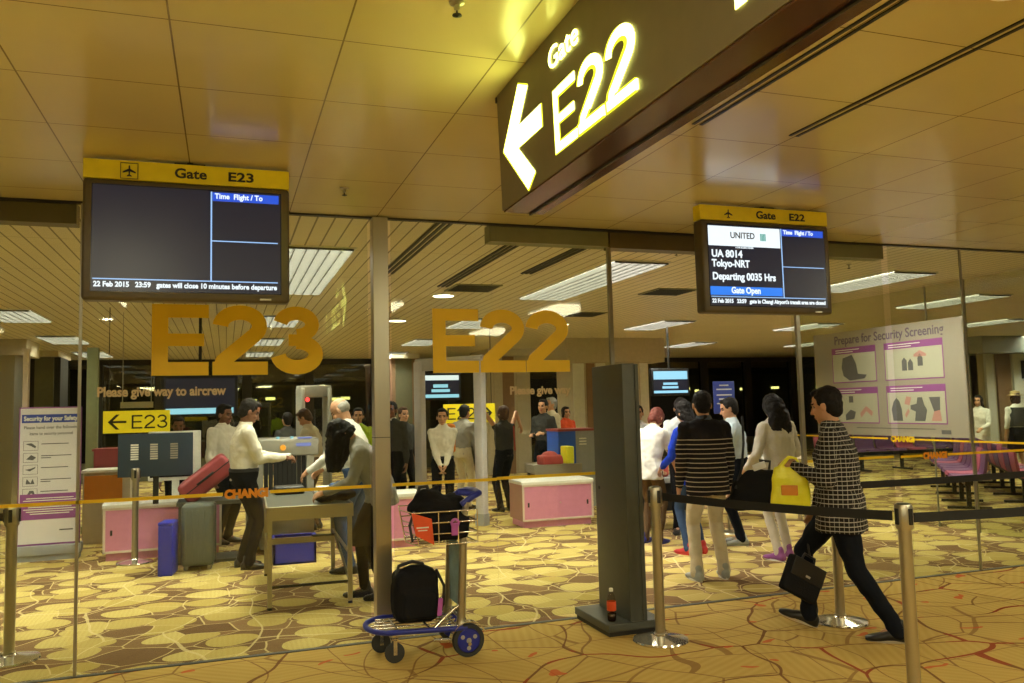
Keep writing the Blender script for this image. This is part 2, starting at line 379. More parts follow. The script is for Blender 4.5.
    def build(s, name, mats, parent=None, smooth=None, bevel=0, recalc=True):
        me = bpy.data.meshes.new(name); me.from_pydata([tuple(p) for p in s.v], [], s.f)
        if not isinstance(mats, (list, tuple)): mats = [mats]
        for q in mats: me.materials.append(MT[q] if isinstance(q, str) else q)
        for p, i in zip(me.polygons, s.m): p.material_index = i
        import bmesh
        if recalc:
            bm = bmesh.new(); bm.from_mesh(me); bmesh.ops.recalc_face_normals(bm, faces=bm.faces); bm.to_mesh(me); bm.free()
        o = bpy.data.objects.new(name, me); C.objects.link(o)
        if parent: o.parent = parent
        if smooth is not None:
            me.shade_smooth()
            if smooth < 180: me.set_sharp_from_angle(angle=R(smooth))
        if bevel:
            bv = o.modifiers.new('bevel', 'BEVEL'); bv.width = bevel; bv.segments = 2; bv.limit_method = 'ANGLE'; bv.angle_limit = R(40)
        return o
def tag(o, label=None, cat=None, group=None, kind=None):
    if label: o['label'] = label
    if cat: o['category'] = cat
    if group: o['group'] = group
    if kind: o['kind'] = kind
    return o
def empty(name, loc=(0, 0, 0), rz=0, label=None, cat=None, group=None):
    o = bpy.data.objects.new(name, None); C.objects.link(o); o.location = loc; o.rotation_euler = (0, 0, rz); o.empty_display_size = .1
    return tag(o, label, cat, group)
def struct(o): o['kind'] = 'structure'; return o
def copy_tree(o, parent=None):
    c = o.copy(); C.objects.link(c); c.parent = parent
    for ch in [x for x in bpy.data.objects if x.parent == o]: copy_tree(ch, c)
    return c
# text turned into mesh; frame: 'S' faces -Y (reads +X), 'W' faces -X (reads -Y)
def text(name, s, h, loc, face='S', m='ink', parent=None, bold=0., depth=.002, width=None, align='LEFT', rz=None):
    cu = bpy.data.curves.new(name, 'FONT'); cu.body = s; cu.size = h * 1.37; cu.extrude = depth / 2; cu.offset = bold * h; cu.align_x = align
    cu.resolution_u = 4
    o = bpy.data.objects.new(name, cu); C.objects.link(o)
    bpy.context.view_layer.update()
    me = bpy.data.meshes.new_from_object(o.evaluated_get(bpy.context.evaluated_depsgraph_get()))
    bpy.data.objects.remove(o); bpy.data.curves.remove(cu)
    sx = 1.
    if width:
        xs = [v.co.x for v in me.vertices]; sx = width / (max(xs) - min(xs))
    rot = M.Rotation({'S': 0, 'W': -PI / 2}[face] if rz is None else rz, 4, 'Z') @ M.Rotation(PI / 2, 4, 'X')
    me.transform(M.Translation(V(loc)) @ rot @ M.Diagonal((sx, 1, 1, 1)))
    me.materials.clear(); me.materials.append(MT[m]); me.name = name
    ob = bpy.data.objects.new(name, me); C.objects.link(ob)
    if parent: ob.parent = parent
    return ob
# heavy grotesque glyphs E 2 3 in a 0.75 x 1 box, as polygons
def ribbon(path, t):
    L = []; Rr = []
    for i, p in enumerate(path):
        a = V(path[max(i - 1, 0)]); b = V(path[min(i + 1, len(path) - 1)]); d = (b - a).normalized(); n = V((-d.y, d.x))
        L.append(V(p) + n * t / 2); Rr.append(V(p) - n * t / 2)
    return [(L[i], L[i + 1], Rr[i + 1], Rr[i]) for i in range(len(path) - 1)]
def arc(cx, cy, rx, ry, a0, a1, n=14):
    return [V((cx + rx * math.cos(R(a0 + (a1 - a0) * i / n)), cy + ry * math.sin(R(a0 + (a1 - a0) * i / n)))) for i in range(n + 1)]
def glyph(ch, t=.2):
    q = lambda x0, y0, x1, y1: [V((x0, y0)), V((x1, y0)), V((x1, y1)), V((x0, y1))]
    h = t / 2
    if ch == 'E': return [q(0, 0, t, 1), q(t, 0, .74, t * .9), q(t, 1 - t * .9, .74, 1), q(t, .5 - t * .42, .68, .5 + t * .42)]
    if ch == '2':
        p = arc(.37, .70, .37 - h, .30 - h, 178, -42, 18)
        p += [V((.13, .19)), V((.10, .08))]
        return ribbon(p, t) + [q(0, 0, .75, t * .9)]
    if ch == '3':
        return ribbon(arc(.36, .73, .33 - h, .27 - h, 172, -88, 18), t * .95) + ribbon(arc(.37, .29, .37 - h, .29 - h, 92, -175, 18), t) + [q(.25, .5 - .4 * t, .40, .5 + .4 * t)]
def glyphs(s, x, z, h, y=None, mb=None, w=.75, gap=.05, xplane=None, d0=0, d1=.003, t=.2, sx=1.):
    mb = mb or MB()
    for ch in s:
        for ip, poly in enumerate(glyph(ch, t)):
            e = d1 + ip * .00025
            if xplane is None: mb.prism([(p[0], p[1]) for p in poly], lambda u, v, d: V((x + u * h * sx, y - d, z + v * h)), d0, e)
            else: mb.prism([(p[0], p[1]) for p in poly], lambda u, v, d: V((xplane - d, x - u * h * sx, z + v * h)), d0, e)
        x += (w + gap) * h * sx * (1 if xplane is None else -1)
    return mb

# ------------------------------------------------------------ the setting
YG = 5.85; H = 3.0
def slab(name, lo, hi, m, kind=True, parent=None):
    o = MB().box(lo, hi).build(name, m, parent)
    if kind and parent is None: struct(o)
    return o
slab('floor_gate_hall', (-7, -6, -.1), (14, YG, 0), 'branch')
slab('floor_departure_room', (-7, YG, -.1), (34, 22.6, 0), 'leaf')
slab('ceiling_front', (-7, -6, H), (14, YG, H + .1), 'tiles')
slab('ceiling_back', (-7, YG, H + .02), (34, 22.6, H + .12), 'slats')
slab('wall_left', (-7.1, -6, 0), (-7, 22.6, H), 'wallolive')
slab('wall_behind', (-7, -6.1, 0), (14, -6, H), 'wallolive')
slab('wall_right', (34, YG, 0), (34.1, 22.6, H), 'wallcream')
slab('trim_floor_track', (-7, YG - .02, -.002), (8.35, YG + .025, .004), 'darksteel')
slab('trim_ceiling_edge', (-7, YG - .015, H - .012), (14, YG + .03, H + .01), 'mull')
slab('trim_door_track_left', (-4.0, YG + .03, 2.86), (-.92, YG + .16, H), 'header')
slab('trim_door_track_middle', (2.92, YG + .03, 2.86), (5.0, YG + .16, H), 'header')
slab('trim_door_operator', (1.9, YG + .03, 2.87), (2.9, YG + .16, H), 'headerlight')
slab('trim_door_operator_right', (5.0, YG + .03, 2.87), (5.68, YG + .16, H), 'headerlight')
# far window wall at Y = 22.5
slab('wall_window_sill', (-7, 22.45, 0), (20, 22.6, .5), 'wallolive')
slab('trim_window_head', (-7, 22.35, 2.88), (34, 22.6, H + .02), 'mull')
nightwall = slab('wall_night_outside', (-9, 26.5, -1), (34, 26.7, 5), 'night')
mull = [-6.2, -4.55, -2.96, -1.57, .52, 2.10, 4.0, 6.0, 8.2, 10.2, 12.15, 14.2, 15.8, 17.54, 19.2]
for k, x in enumerate(mull):
    slab('trim_%d' % (k + 1), (x - .11, 22.3, .5), (x + .11, 22.52, 2.9), 'mull')
    if k < len(mull) - 1: slab('window_%d' % (k + 1), (x + .11, 22.40, .5), (mull[k + 1] - .11, 22.42, 2.9), 'bronzeglass')
slab('wall_far_right', (19.3, 22.3, 0), (34, 22.6, H), 'wallcream')
slab('floor_outside', (-9, 22.6, -1), (34, 26.6, -.9), 'night')
slab('wall_backdrop_top', (-9, 22.6, 3.1), (34, 26.6, 3.2), 'night')
rnd = random.Random(4)
for k, (x, z) in enumerate([(-3.9, 1.75), (-2.3, 1.7), (.7, 2.0), (1.2, 2.05), (3.0, 2.0), (3.3, 2.02), (13.3, 2.05), (14.7, 2.12), (15.2, 2.04), (17.0, 2.07), (18.3, 2.1), (19.2, 2.05), (20.2, 2.1), (20.6, 2.02), (20.9, 2.2), (21.4, 2.06)]):
    o = empty('floodlight', (x * 1.08, 26.2, -.9))
    MB().box((-.14, 0, z + .86), (.14, .1, z + .95)).build('lamp', 'e_night', o)
    MB().box((-.03, .1, 0), (.03, .16, z + .93)).build('mast', 'mull', o)
    tag(o, 'small yellow-green airfield floodlight seen through the dark far windows', 'light', 'airfield lights beyond the windows')

# ceiling joints, slots, sprinklers, vents
def slot(x, y0, y1, z, nm_='ceiling_slot'):
    a = MB()
    for dx in (-.022, .022): a.box((x + dx - .009, y0, z - .004), (x + dx + .009, y1, z + .004))
    return a.build(nm_, 'black')
for x, y0, y1, lab in ((2.24, -.5, 3.49, 'twin black air slot in the tiled ceiling beside the hanging gate sign'), (2.84, -.5, 3.51, 'twin black air slot in the tiled ceiling, the one nearer the right edge')):
    tag(slot(x, y0, y1, H - .001), lab, 'vent')
for x, y0, y1, lab in ((1.575, 5.95, 8.36, 'dark linear air slot in slatted ceiling just right of the steel post'), (2.365, 6.5, 9.15, 'long dark air slot in slatted ceiling above the letters E22'), (3.015, 6.45, 8.1, 'short dark air slot in slatted ceiling left of the long troffer light')):
    o = MB()
    for dx in (-.05, 0, .05): o.box((x + dx - .012, y0, H + .008), (x + dx + .012, y1, H + .022))
    tag(o.build('ceiling_slot', 'black'), lab, 'vent')
for x, y, lab in ((2.75, 9.2, 'dark square ceiling vent above the first letter of E22'), (5.3, 9.1, 'dark ceiling vent near the right monitor, over the doorway'), (5.25, 11.6, 'small dark ceiling vent further back over the doorway'), (-.3, 10.2, 'small dark ceiling vent above the letter E of E23')):
    r = empty('ceiling_vent', (x, y, H + .02), 0, lab, 'vent')
    MB().box((-.28, -.28, -.012), (.28, .28, 0)).build('frame', 'headerlight', r)
    a = MB()
    for k in range(7): a.box((-.25, -.24 + k * .07, -.02), (.25, -.21 + k * .07, -.011))
    a.build('grille', 'black', r)
def sprinkler(x, y, z, lab, g=None):
    r = empty('sprinkler', (x, y, z), 0, lab, 'sprinkler', g)
    MB().lathe([(.028, 0), (.026, -.006), (.010, -.012), (.009, -.03)]).build('collar', 'steel', r, 40)
    MB().lathe([(.016, -.045), (.017, -.048), (.004, -.052), (.003, -.03)]).build('deflector', 'black', r, 40)
sprinkler(.70, 5.11, H, 'small sprinkler head in the tiled ceiling between the two monitors, above the steel post')
sprinkler(.75, 2.63, H, 'small sprinkler head in the tiled ceiling at the top of the picture')
sprinkler(6.2, 6.9, H + .02, 'small sprinkler head behind glass right of the right monitor')
sprinkler(3.95, 6.6, H + .02, 'small sprinkler head beside the long bright troffer')

# light fittings
def troffer(x, y, L, lab, w=.6, group=None):
    z = H + .02
    r = empty('ceiling_troffer', (x, y, z), 0, lab, 'ceiling light', group)
    a = MB()
    for lo, hi in (((-w / 2 - .02, -L / 2 - .02, -.012), (w / 2 + .02, -L / 2, .004)), ((-w / 2 - .02, L / 2, -.012), (w / 2 + .02, L / 2 + .02, .004)), ((-w / 2 - .02, -L / 2, -.012), (-w / 2, L / 2, .004)), ((w / 2, -L / 2, -.012), (w / 2 + .02, L / 2, .004))): a.box(lo, hi)
    a.build('frame', 'white', r)
    MB().box((-w / 2, -L / 2, -.004), (w / 2, L / 2, -.001)).build('diffuser', 'e_tube', r)
    l = MB(); n = int(L / .045)
    for k in range(n + 1):
        y0 = -L / 2 + L * k / n; l.box((-w / 2, y0 - .003, -.030), (w / 2, y0 + .003, -.006))
    for dx in (-.2, -.1, 0, .1, .2): l.box((dx * w / .6 - .004, -L / 2, -.032), (dx * w / .6 + .004, L / 2, -.006))
    l.build('louvre', 'louvre', r)
trof = [(.75, 8.5, 2.8, 'large louvred troffer light in the slatted ceiling just right of the left monitor'),
        (3.9, 8.55, 2.75, 'long louvred troffer light between the letters E22 and the right monitor'),
        (7.35, 7.9, 1.5, 'louvred troffer light just right of the right monitor'),
        (10.2, 9.3, 1.5, 'thin bright troffer light above the security poster'),
        (-2.7, 8.5, 2.8, 'added troffer light above the glass bay, unseen off the left edge'),  # added out of view to brighten the poster stand
        (-2.7, 12.7, 1.4, 'troffer light at the left edge, largest of the three left of the monitor post'),
        (-2.75, 16.5, 1.5, 'middle troffer light of the three at the left edge'),
        (-2.8, 20.3, 1.7, 'furthest troffer light of the three at the left edge'),
        (3.9, 13.0, 1.5, 'troffer light behind the letters E22, above the white gate posts'),
        (7.35, 13.0, 1.5, 'troffer light left of the right monitor, over the queue'),
        (10.6, 13.0, 1.3, 'troffer light seen just under the right monitor'),
        (.75, 13.0, 1.5, 'troffer light seen behind the letter 3 of E23'),
        (.75, 16.8, 1.5, 'troffer light far back behind the letters E23'),
        (.75, 20.3, 1.5, 'furthest troffer light behind the letters E23'),
        (3.9, 16.8, 1.5, 'troffer light far back behind the last letters of E22'),
        (7.35, 16.8, 1.5, 'troffer light beside the capital of the panelled pillar'),
        (10.6, 17.3, 1.5, 'troffer light above the blue far screen'),
        (14.0, 17.0, 1.5, 'troffer light above the far dark windows near the dark-haired queue'),
        (14.0, 12.0, 1.5, 'bright troffer light right of the security poster'),
        (3.9, 20.4, 1.5, 'furthest troffer light behind the letters E22'),
        (18.5, 14.0, 1.5, 'troffer light at the far right over the seating')]
for x, y, L, lab in trof: troffer(x, y, L, lab)
def downlight(x, y, z, m, rr, lab):
    r = empty('downlight', (x, y, z), 0, lab, 'ceiling light')
    MB().lathe([(rr + .02, 0), (rr + .02, -.008), (rr, -.012), (rr, -.002)], closed=True).build('trim_ring', 'white', r, 50)
    MB().lathe([(0, -.004), (rr, -.004), (rr, -.001), (0, -.001)]).build('lamp', m, r)
for x, y, lab in ((2.57, 9.9, 'round downlight in slatted ceiling nearest the steel post'), (2.57, 12.8, 'second round downlight behind the steel post'), (5.5, 13.1, 'round downlight seen inside the last digit of E22')):
    downlight(x, y, H + .02, 'e_down2', .13, lab)
downlight(2.56, 1.98, H, 'e_down', .07, 'bright downlight at the top right corner of the tiled ceiling')
for x, y in ((-1.6, -1.2), (1.6, -1.6), (-3.4, 1.4), (4.8, .4), (-4.6, 4.0), (7.0, 3.3)):
    o = MB().lathe([(0, -.004), (.075, -.004), (.09, -.001), (0, -.001)], (x, y, H)).build('downlight', 'e_down')
    tag(o, 'round downlight in the tiled front ceiling outside the picture', 'ceiling light', 'front downlights outside the picture')

FRONT_FILL = [(-3.6, 1.0), (-.9, .9), (1.9, .6), (4.6, .9), (7.4, 1.6), (-3.6, -2.4), (.4, -2.6), (4.6, -2.4)]  # unseen glowing panels, added to brighten the front hall
for x, y in FRONT_FILL:
    o = MB().box((x - .3, y - .6, H - .03), (x + .3, y + .6, H - .001)).build('ceiling_troffer', 'e_fill')
    tag(o, 'added fill panel of the front hall, unseen behind and above the camera', 'ceiling light', 'added front hall fill panels outside the picture')
# ------------------------------------------------------------ the glass front
panes = [(-4.0, -.89), (-.87, .96), (1.13, 1.895), (5.70, 6.555), (6.565, 8.34)]
for k, (a, b) in enumerate(panes):
    g = struct(MB().box((a, YG - .006, .01), (b, YG + .006, 2.985)).build('window_%d' % (30 + k), 'glass'))
    if k == 1: glassA = g
    if k == 2: glassC = g
doorL = struct(MB().box((1.92, YG + .06, .02), (2.90, YG + .072, 2.87)).build('door_1', 'glass'))
doorR = struct(MB().box((4.74, YG + .06, .02), (5.68, YG + .072, 2.87)).build('door_2', 'glass'))
MB().box((2.90, YG + .05, .01), (2.93, YG + .082, 2.87)).build('door_stile', 'glassedge', doorL)
MB().box((4.70, YG + .05, .01), (4.735, YG + .082, 2.87)).build('door_stile', 'glassedge', doorR)
for k, x in enumerate((-.88, 6.56)):
    slab('trim_glass_joint_%d' % (k + 1), (x - .009, YG - .009, 0), (x + .009, YG + .009, 2.99), 'glassedge')
part_g = struct(MB().box((8.344, YG + .02, .01), (8.356, 10.6, 2.99)).build('window_40', 'glass'))
for k, y in enumerate((5.87, 7.42, 8.0)):
    slab('trim_partition_joint_%d' % (k + 1), (8.34, y - .006, 0), (8.36, y + .006, 3.0), 'glassedge')
# stainless post
p = empty('steel_post', (1.045, YG, 0), 0, 'floor-to-ceiling brushed steel post between the two glass bays', 'post')
MB().box((-.055, -.06, 0), (.055, .06, 2.99)).build('shaft', 'steel', p, None, .004)
MB().box((-.07, -.075, 0), (.07, .075, .02)).build('foot_plate', 'steel', p)
MB().box((-.058, -.063, 1.41), (.058, .063, 1.415)).build('joint_band', 'darksteel', p)
# vinyl lettering and the stripe at 1.07 m
yv = YG - .007
glyphs('E23', -.46, 1.865, .475, yv, w=.745, gap=.045, t=.21).build('gate_letters', 'gold', glassA)['label'] = 'large amber E23 lettering on the glass'
mbE = glyphs('E22', 1.43, 1.865, .475, yv, w=.72, gap=.045, t=.21)
mbE.build('gate_letters', 'gold', glassC)['label'] = 'large amber E22 lettering on the glass'
text('small_lettering', 'Please give way to aircrew', .062, (-.78, yv, 1.735), m='palevinyl', parent=glassA, bold=.05, width=.78)
text('small_lettering', 'Please give way', .062, (2.04, YG + .055, 1.70), m='palevinyl', parent=doorL, bold=.05, width=.5)
st = MB()
for a, b in ((-4.0, -.015), (.285, .97), (1.12, 1.9)): st.box((a, yv - .002, 1.062), (b, yv, 1.084))
st.build('amber_stripe', 'gold', glassA)
text('stripe_lettering', 'CHANGI', .055, (-.005, yv, 1.045), m='orange', parent=glassA, bold=.10, width=.28)
MB().box((1.92, YG + .05, 1.062), (2.9, YG + .056, 1.084)).build('amber_stripe', 'gold', doorL)
MB().box((4.74, YG + .05, 1.062), (5.68, YG + .056, 1.084)).build('amber_stripe', 'gold', doorR)
st = MB()
for a, b in ((5.70, 5.95), (6.25, 8.3)): st.box((a, yv - .002, 1.062), (b, yv, 1.084))
st.build('amber_stripe', 'gold', bpy.data.objects['window_33'])
text('stripe_lettering', 'CHANGI', .055, (5.96, yv, 1.045), m='orange', parent=bpy.data.objects['window_33'], bold=.10, width=.28)
MB().box((8.34, 5.9, 1.052), (8.344, 8.3, 1.074)).box((8.34, 8.75, 1.052), (8.344, 10.6, 1.074)).build('amber_stripe', 'gold', part_g)
text('stripe_lettering', 'CHANGI', .07, (8.34, 8.7, 1.03), 'W', 'gold', part_g, .1, width=.4)

# ------------------------------------------------------------ hanging gate sign
sg = empty('hanging_gate_sign', (1.27, 0, H), 0, 'huge illuminated gate sign with arrow, Gate and E22, hung under the ceiling', 'sign')
MB().prism([(1.15, 3.0), (1.165, 2.475), (1.355, 2.475), (1.37, 3.0)], lambda u, v, d: V((u - 1.27, d, v - H)), .25, 3.41).build('housing', 'signface', sg)
MB().box((-.100, .26, -.532), (.084, 3.405, -.524)).build('underside', 'signunder', sg)
MB().box((.020, .26, -.540), (.030, 3.405, -.531)).build('underside_groove', 'black', sg)
MB().prism([(-.125, -.006), (-.125, -.03), (.1, -.03), (.1, -.006)], lambda u, v, d: V((u, d, v)), 3.405, 3.418).build('end_cap_edge', 'black', sg)
XS = 1.158 - 1.27
def sf(u, v, d): return V((XS - .0095 - d + (3.0 - v) * .0286, u, v - H))
arrow = [(3.345, 2.725), (3.125, 2.945), (3.02, 2.90), (3.145, 2.775), (2.89, 2.775), (2.89, 2.685), (3.165, 2.685), (2.985, 2.535), (3.07, 2.485)]
ca = V((sum(a for a, b in arrow) / 9, sum(b for a, b in arrow) / 9))
MB().prism([(ca.x + (a - ca.x) * 1.05, ca.y + (b - ca.y) * 1.035) for a, b in arrow], sf, -.002, .0005).build('arrow_outline', 'e_yel', sg)
MB().prism(arrow, sf, 0, .0015).build('arrow', 'e_sign', sg)
XL = 1.1505 - 1.27
def slant(o, x0=XL, z0=2.535 - H):
    for v in o.data.vertices: v.co.x -= (v.co.z - z0) * .0286
    return o
slant(glyphs('E22', 2.772, 2.535 - H, .245, xplane=1.1622 - 1.27, d0=-.002, d1=.0008, t=.195, sx=1.12, gap=.05).build('letter_outline', 'e_yel', sg))
slant(glyphs('E22', 2.765, 2.539 - H, .237, xplane=1.1622 - 1.27, d0=0, d1=.0014, t=.15, sx=1.14, gap=.075).build('letters', 'e_sign', sg))
slant(text('gate_word', 'Gate', .085, (1.159 - 1.27, 2.79, 2.86 - H), 'W', 'e_sign', sg, .0, .003, width=.27))
MB().prism([(1.62, 2.545), (1.575, 2.545), (1.575, 2.78), (1.62, 2.78)], sf, 0, .0015).build('next_symbol', 'e_sign', sg)

# ------------------------------------------------------------ gate monitors
def plane_icon(mb, cx, cz, s, y):
    P1 = [(0, 1), (.12, .8), (.12, .35), (1, -.15), (1, -.38), (.12, -.1), (.09, -.62), (.36, -.82), (.36, -.98), (0, -.88)]
    poly = P1 + [(-a, b) for a, b in reversed(P1[1:-1])]
    return mb.prism([(cx + a * s, cz + b * s) for a, b in poly], lambda u, v, d: V((u, y - d, v)), 0, .003)
def monitor(x0, x1, y, lab, gate, boxed, lit):
    r = empty('gate_monitor', ((x0 + x1) / 2, y, H), 0, lab, 'monitor')
    W = x1 - x0; h = W / 2; T = -.125; B = -.78
    MB().rbox((-h, 0, B), (h, .11, T), .02).build('housing', 'bezel', r, 40)
    MB().rbox((-h * .8, .1, B + .1), (h * .8, .16, T - .08), .03).build('rear_cover', 'bezel', r, 40)
    MB().box((-h, .01, T + .002), (h, .10, -.018)).build('header_panel', 'yellow', r, None, .003)
    ic = MB(); plane_icon(ic, -h + .225 * W / 1.06, -.075, .032, .009)
    if boxed:
        cx = -h + .225 * W / 1.06
        for a, b in (((-.044, -.119), (.044, -.116)), ((-.044, -.034), (.044, -.031)), ((-.044, -.119), (-.041, -.031)), ((.041, -.119), (.044, -.031))):
            ic.box((cx + a[0], .006, a[1]), (cx + b[0], .009, b[1]))
    ic.build('aircraft_symbol', 'ink', r)
    text('header_lettering', 'Gate', .055, (-h + .425 * W, .008, -.095), m='ink', parent=r, bold=.035, width=.165)
    text('header_lettering', gate, .052, (-h + .685 * W, .008, -.096), m='ink', parent=r, bold=.035, width=.135)
    a = MB().lathe([(.018, 0.0), (.018, .03)], (0, .05, -.03)); a.box((-.08, .01, -.018), (.08, .09, -.012)); a.build('ceiling_bracket', 'mull', r)
    s = MB().box((-h + .045, -.002, B + .045), (h - .045, .004, T - .03)).build('screen', 'screenblack', r)
    sx0, sx1, sz0, sz1 = -h + .05, h - .05, B + .05, T - .035
    X = lambda u: sx0 + (sx1 - sx0) * u
    Z = lambda v: sz0 + (sz1 - sz0) * v
    def q(u0, v0, u1, v1, m_, nm_): return MB().box((X(u0), -.0035, Z(v0)), (X(u1), -.002, Z(v1))).build(nm_, m_, s)
    q(.0, .0, 1, 1, 'e_scrdark', 'backlit_area')
    dv = .615
    def qq(u0, v0, u1, v1, m_, nm_): return MB().box((X(u0), -.005, Z(v0)), (X(u1), -.0034, Z(v1))).build(nm_, m_, s)
    qq(dv + .008, .90, .99, .985, 'e_scrblue', 'heading_bar')
    ln = MB()
    for u0, v0, u1, v1 in ((.005, .105, .985, .115), (dv - .002, .11, dv + .006, .99), (dv, .50, .985, .51)):
        ln.box((X(u0), -.005, Z(v0)), (X(u1), -.0034, Z(v1)))
    ln.build('divider_lines', 'e_line', s)
    text('heading_text', 'Time  Flight / To', .030, (X(dv + .02), -.006, Z(.925)), m='e_scrw', parent=s, bold=.04, width=.24 * W)
    if not lit:
        text('ticker_text', '22 Feb 2015   23:59   gates will close 10 minutes before departure', .028, (X(.01), -.006, Z(.038)), m='e_scrw', parent=s, bold=.05, width=(X(.98) - X(.01)))
    else:
        text('ticker_text', "22 Feb 2015   23:59   gate in Changi Airport's transit area are closed", .028, (X(.01), -.006, Z(.035)), m='e_scrw', parent=s, bold=.05, width=(X(.98) - X(.01)))
        qq(.0, .74, dv - .01, .985, 'e_scrw', 'airline_panel')
        text('airline_name', 'UNITED', .045, (X(.18), -.007, Z(.84)), m='greyprint', parent=s, bold=.02, width=.2)
        gm = MB()
        for k in range(4): gm.box((X(.435) + k * .012, -.008, Z(.82)), (X(.435) + k * .012 + .008, -.0055, Z(.91)))
        gm.build('airline_mark', 'e_green', s)
        text('small_caption', 'A STAR ALLIANCE MEMBER', .012, (X(.22), -.006, Z(.715)), m='e_scrw', parent=s, width=.15)
        text('flight_text', 'UA 8014', .052, (X(.02), -.006, Z(.60)), m='e_scrw', parent=s, bold=.04, width=.25)
        text('flight_text', 'Tokyo-NRT', .052, (X(.02), -.006, Z(.48)), m='e_scrw', parent=s, bold=.04, width=.31)
        text('flight_text', 'Departing 0035 Hrs', .052, (X(.02), -.006, Z(.32)), m='e_scrw', parent=s, bold=.04, width=.52)
        qq(.0, .13, dv - .01, .235, 'e_scrlb', 'status_bar')
        text('status_text', 'Gate Open', .045, (X(.17), -.0065, Z(.155)), m='e_scrw', parent=s, bold=.04, width=.24)
    MB().box((h - .16, -.004, B + .012), (h - .10, .002, B + .022)).build('badge', 'steel', r)
monitor(-.72, .34, 4.76, 'left hanging gate monitor with yellow Gate E23 header and mostly dark screen', 'E23', True, False)
monitor(3.115, 4.20, 4.86, 'right hanging gate monitor with yellow Gate E22 header showing Tokyo flight', 'E22', False, True)

# ------------------------------------------------------------ stanchions and belts
def stanchion(x, y, lab, h=1.03, slots=True):
    r = empty('stanchion', (x, y, 0), 0, lab, 'barrier post')
    MB().lathe([(.0, 0), (.185, 0), (.19, .006), (.185, .016), (.12, .030), (.05, .042), (.045, .05), (0, .05)], n=40).build('base', 'chrome', r, 30)
    MB().lathe([(0, .045), (.040, .045), (.040, .06), (.034, .062), (.034, h - .13), (0, h - .13)], n=24).build('pole', 'steel', r, 40)
    a = MB().lathe([(0, h - .13), (.044, h - .13), (.046, h - .12), (.046, h - .012), (.040, h), (0, h)], n=24)
    a.build('belt_head', 'steel', r, 40)
    b = MB()
    for k in range(4):
        an = PI / 2 * k; mm = M.Rotation(an, 4, 'Z')
        b.box((.040, -.011, h - .105), (.052, .011, h - .02), 0, mm)
    b.build('belt_slots', 'black', r)
    MB().lathe([(0, h), (.036, h), (.030, h + .006), (0, h + .006)]).build('cap', 'darksteel', r, 40)
    return r
def belt(a, b, z, lab, h=.052, sag=.012):
    a = V((a[0], a[1], 0)); b = V((b[0], b[1], 0)); n = 12; d = (b - a).normalized(); p = V((-d.y, d.x, 0)) * .0015
    rings = []
    for i in range(n + 1):
        c = a.lerp(b, i / n) + V((0, 0, z - sag * 4 * (i / n) * (1 - i / n)))
        rings.append([c + p + V((0, 0, -h / 2)), c + p + V((0, 0, h / 2)), c - p + V((0, 0, h / 2)), c - p + V((0, 0, -h / 2))])
    return tag(MB().loft(rings).build('barrier_belt', 'belt'), lab, 'barrier belt')
stF = (3.44, 3.53); stM = (2.79, 5.07); stR = (4.19, 4.95)
stanchion(*stM, 'steel stanchion beside the tall grey screen, its whole round base in view')
stanchion(*stF, 'nearest steel stanchion, cut by the bottom edge at the right')
stanchion(*stR, 'steel stanchion behind the walking man in the checked shirt')
stanchion(-1.36, 6.42, 'steel stanchion behind the glass at the left edge', 1.02)
stanchion(-.94, 10.05, 'slim steel stanchion in front of the pink cabinet and navy board at the left')
belt((stM[0] + .04, stM[1] - .03), (stF[0] - .03, stF[1] + .05), .965, 'black belt stretched in front of the striped and checked shirts')
belt((stF[0] + .05, stF[1]), (5.9, 3.35), .955, 'lower black belt running from the nearest stanchion to the right edge')
belt((stR[0] + .05, stR[1]), (7.3, 5.05), .965, 'upper black belt at the right, behind the nearest stanchion')
belt((-1.41, 6.42), (-2.6, 6.5), .95, 'short black belt leaving the picture at the left edge')

# ------------------------------------------------------------ tall grey screen on its base, with the bottle
sc = empty('standing_screen', (2.72, 5.52, 0), 0, 'tall dark grey metal standing screen on a low base plate in the doorway', 'screen')
MB().rbox((-.22, -.25, .03), (.22, .34, .085), .008).build('base_plate', 'darksteel', sc, 40)
MB().box((-.21, -.24, 0), (.21, .32, .03)).build('base_foot', 'mull', sc)
MB().rbox((-.045, -.24, .085), (.055, .27, 1.895), .006).build('panel', 'darksteel', sc, 40)
MB().box((.055, -.245, .085), (.085, -.16, 1.89)).build('edge_channel', 'darksteel', sc, None, .004)
MB().lathe([(0, -.002), (.013, -.002), (.013, .003), (0, .003)], (-.046, .20, .98), axis='x').build('lock', 'black', sc)
bt = empty('drink_bottle', (2.57, 5.36, .0855), 0, 'small half-full cola bottle with red-orange label on the screen base', 'bottle')
bp = [(0, 0), (.026, 0), (.031, .008), (.032, .05), (.029, .075), (.032, .10), (.032, .14), (.024, .175), (.012, .20), (.0115, .22), (0, .22)]
MB().lathe([(r_ * .93, z + .002) for r_, z in bp if z < .075] + [(0, .07)]).build('drink', 'cola', bt, 60)
MB().lathe(bp).build('bottle_body', 'bottleplastic', bt, 60)
MB().lathe([(.0325, .075), (.0335, .078), (.0335, .135), (.0325, .138)], closed=True).build('bottle_label', 'redprint', bt, 60)
MB().lathe([(0, .205), (.0145, .205), (.0145, .225), (.012, .228), (0, .228)]).build('bottle_cap', 'white', bt, 60)

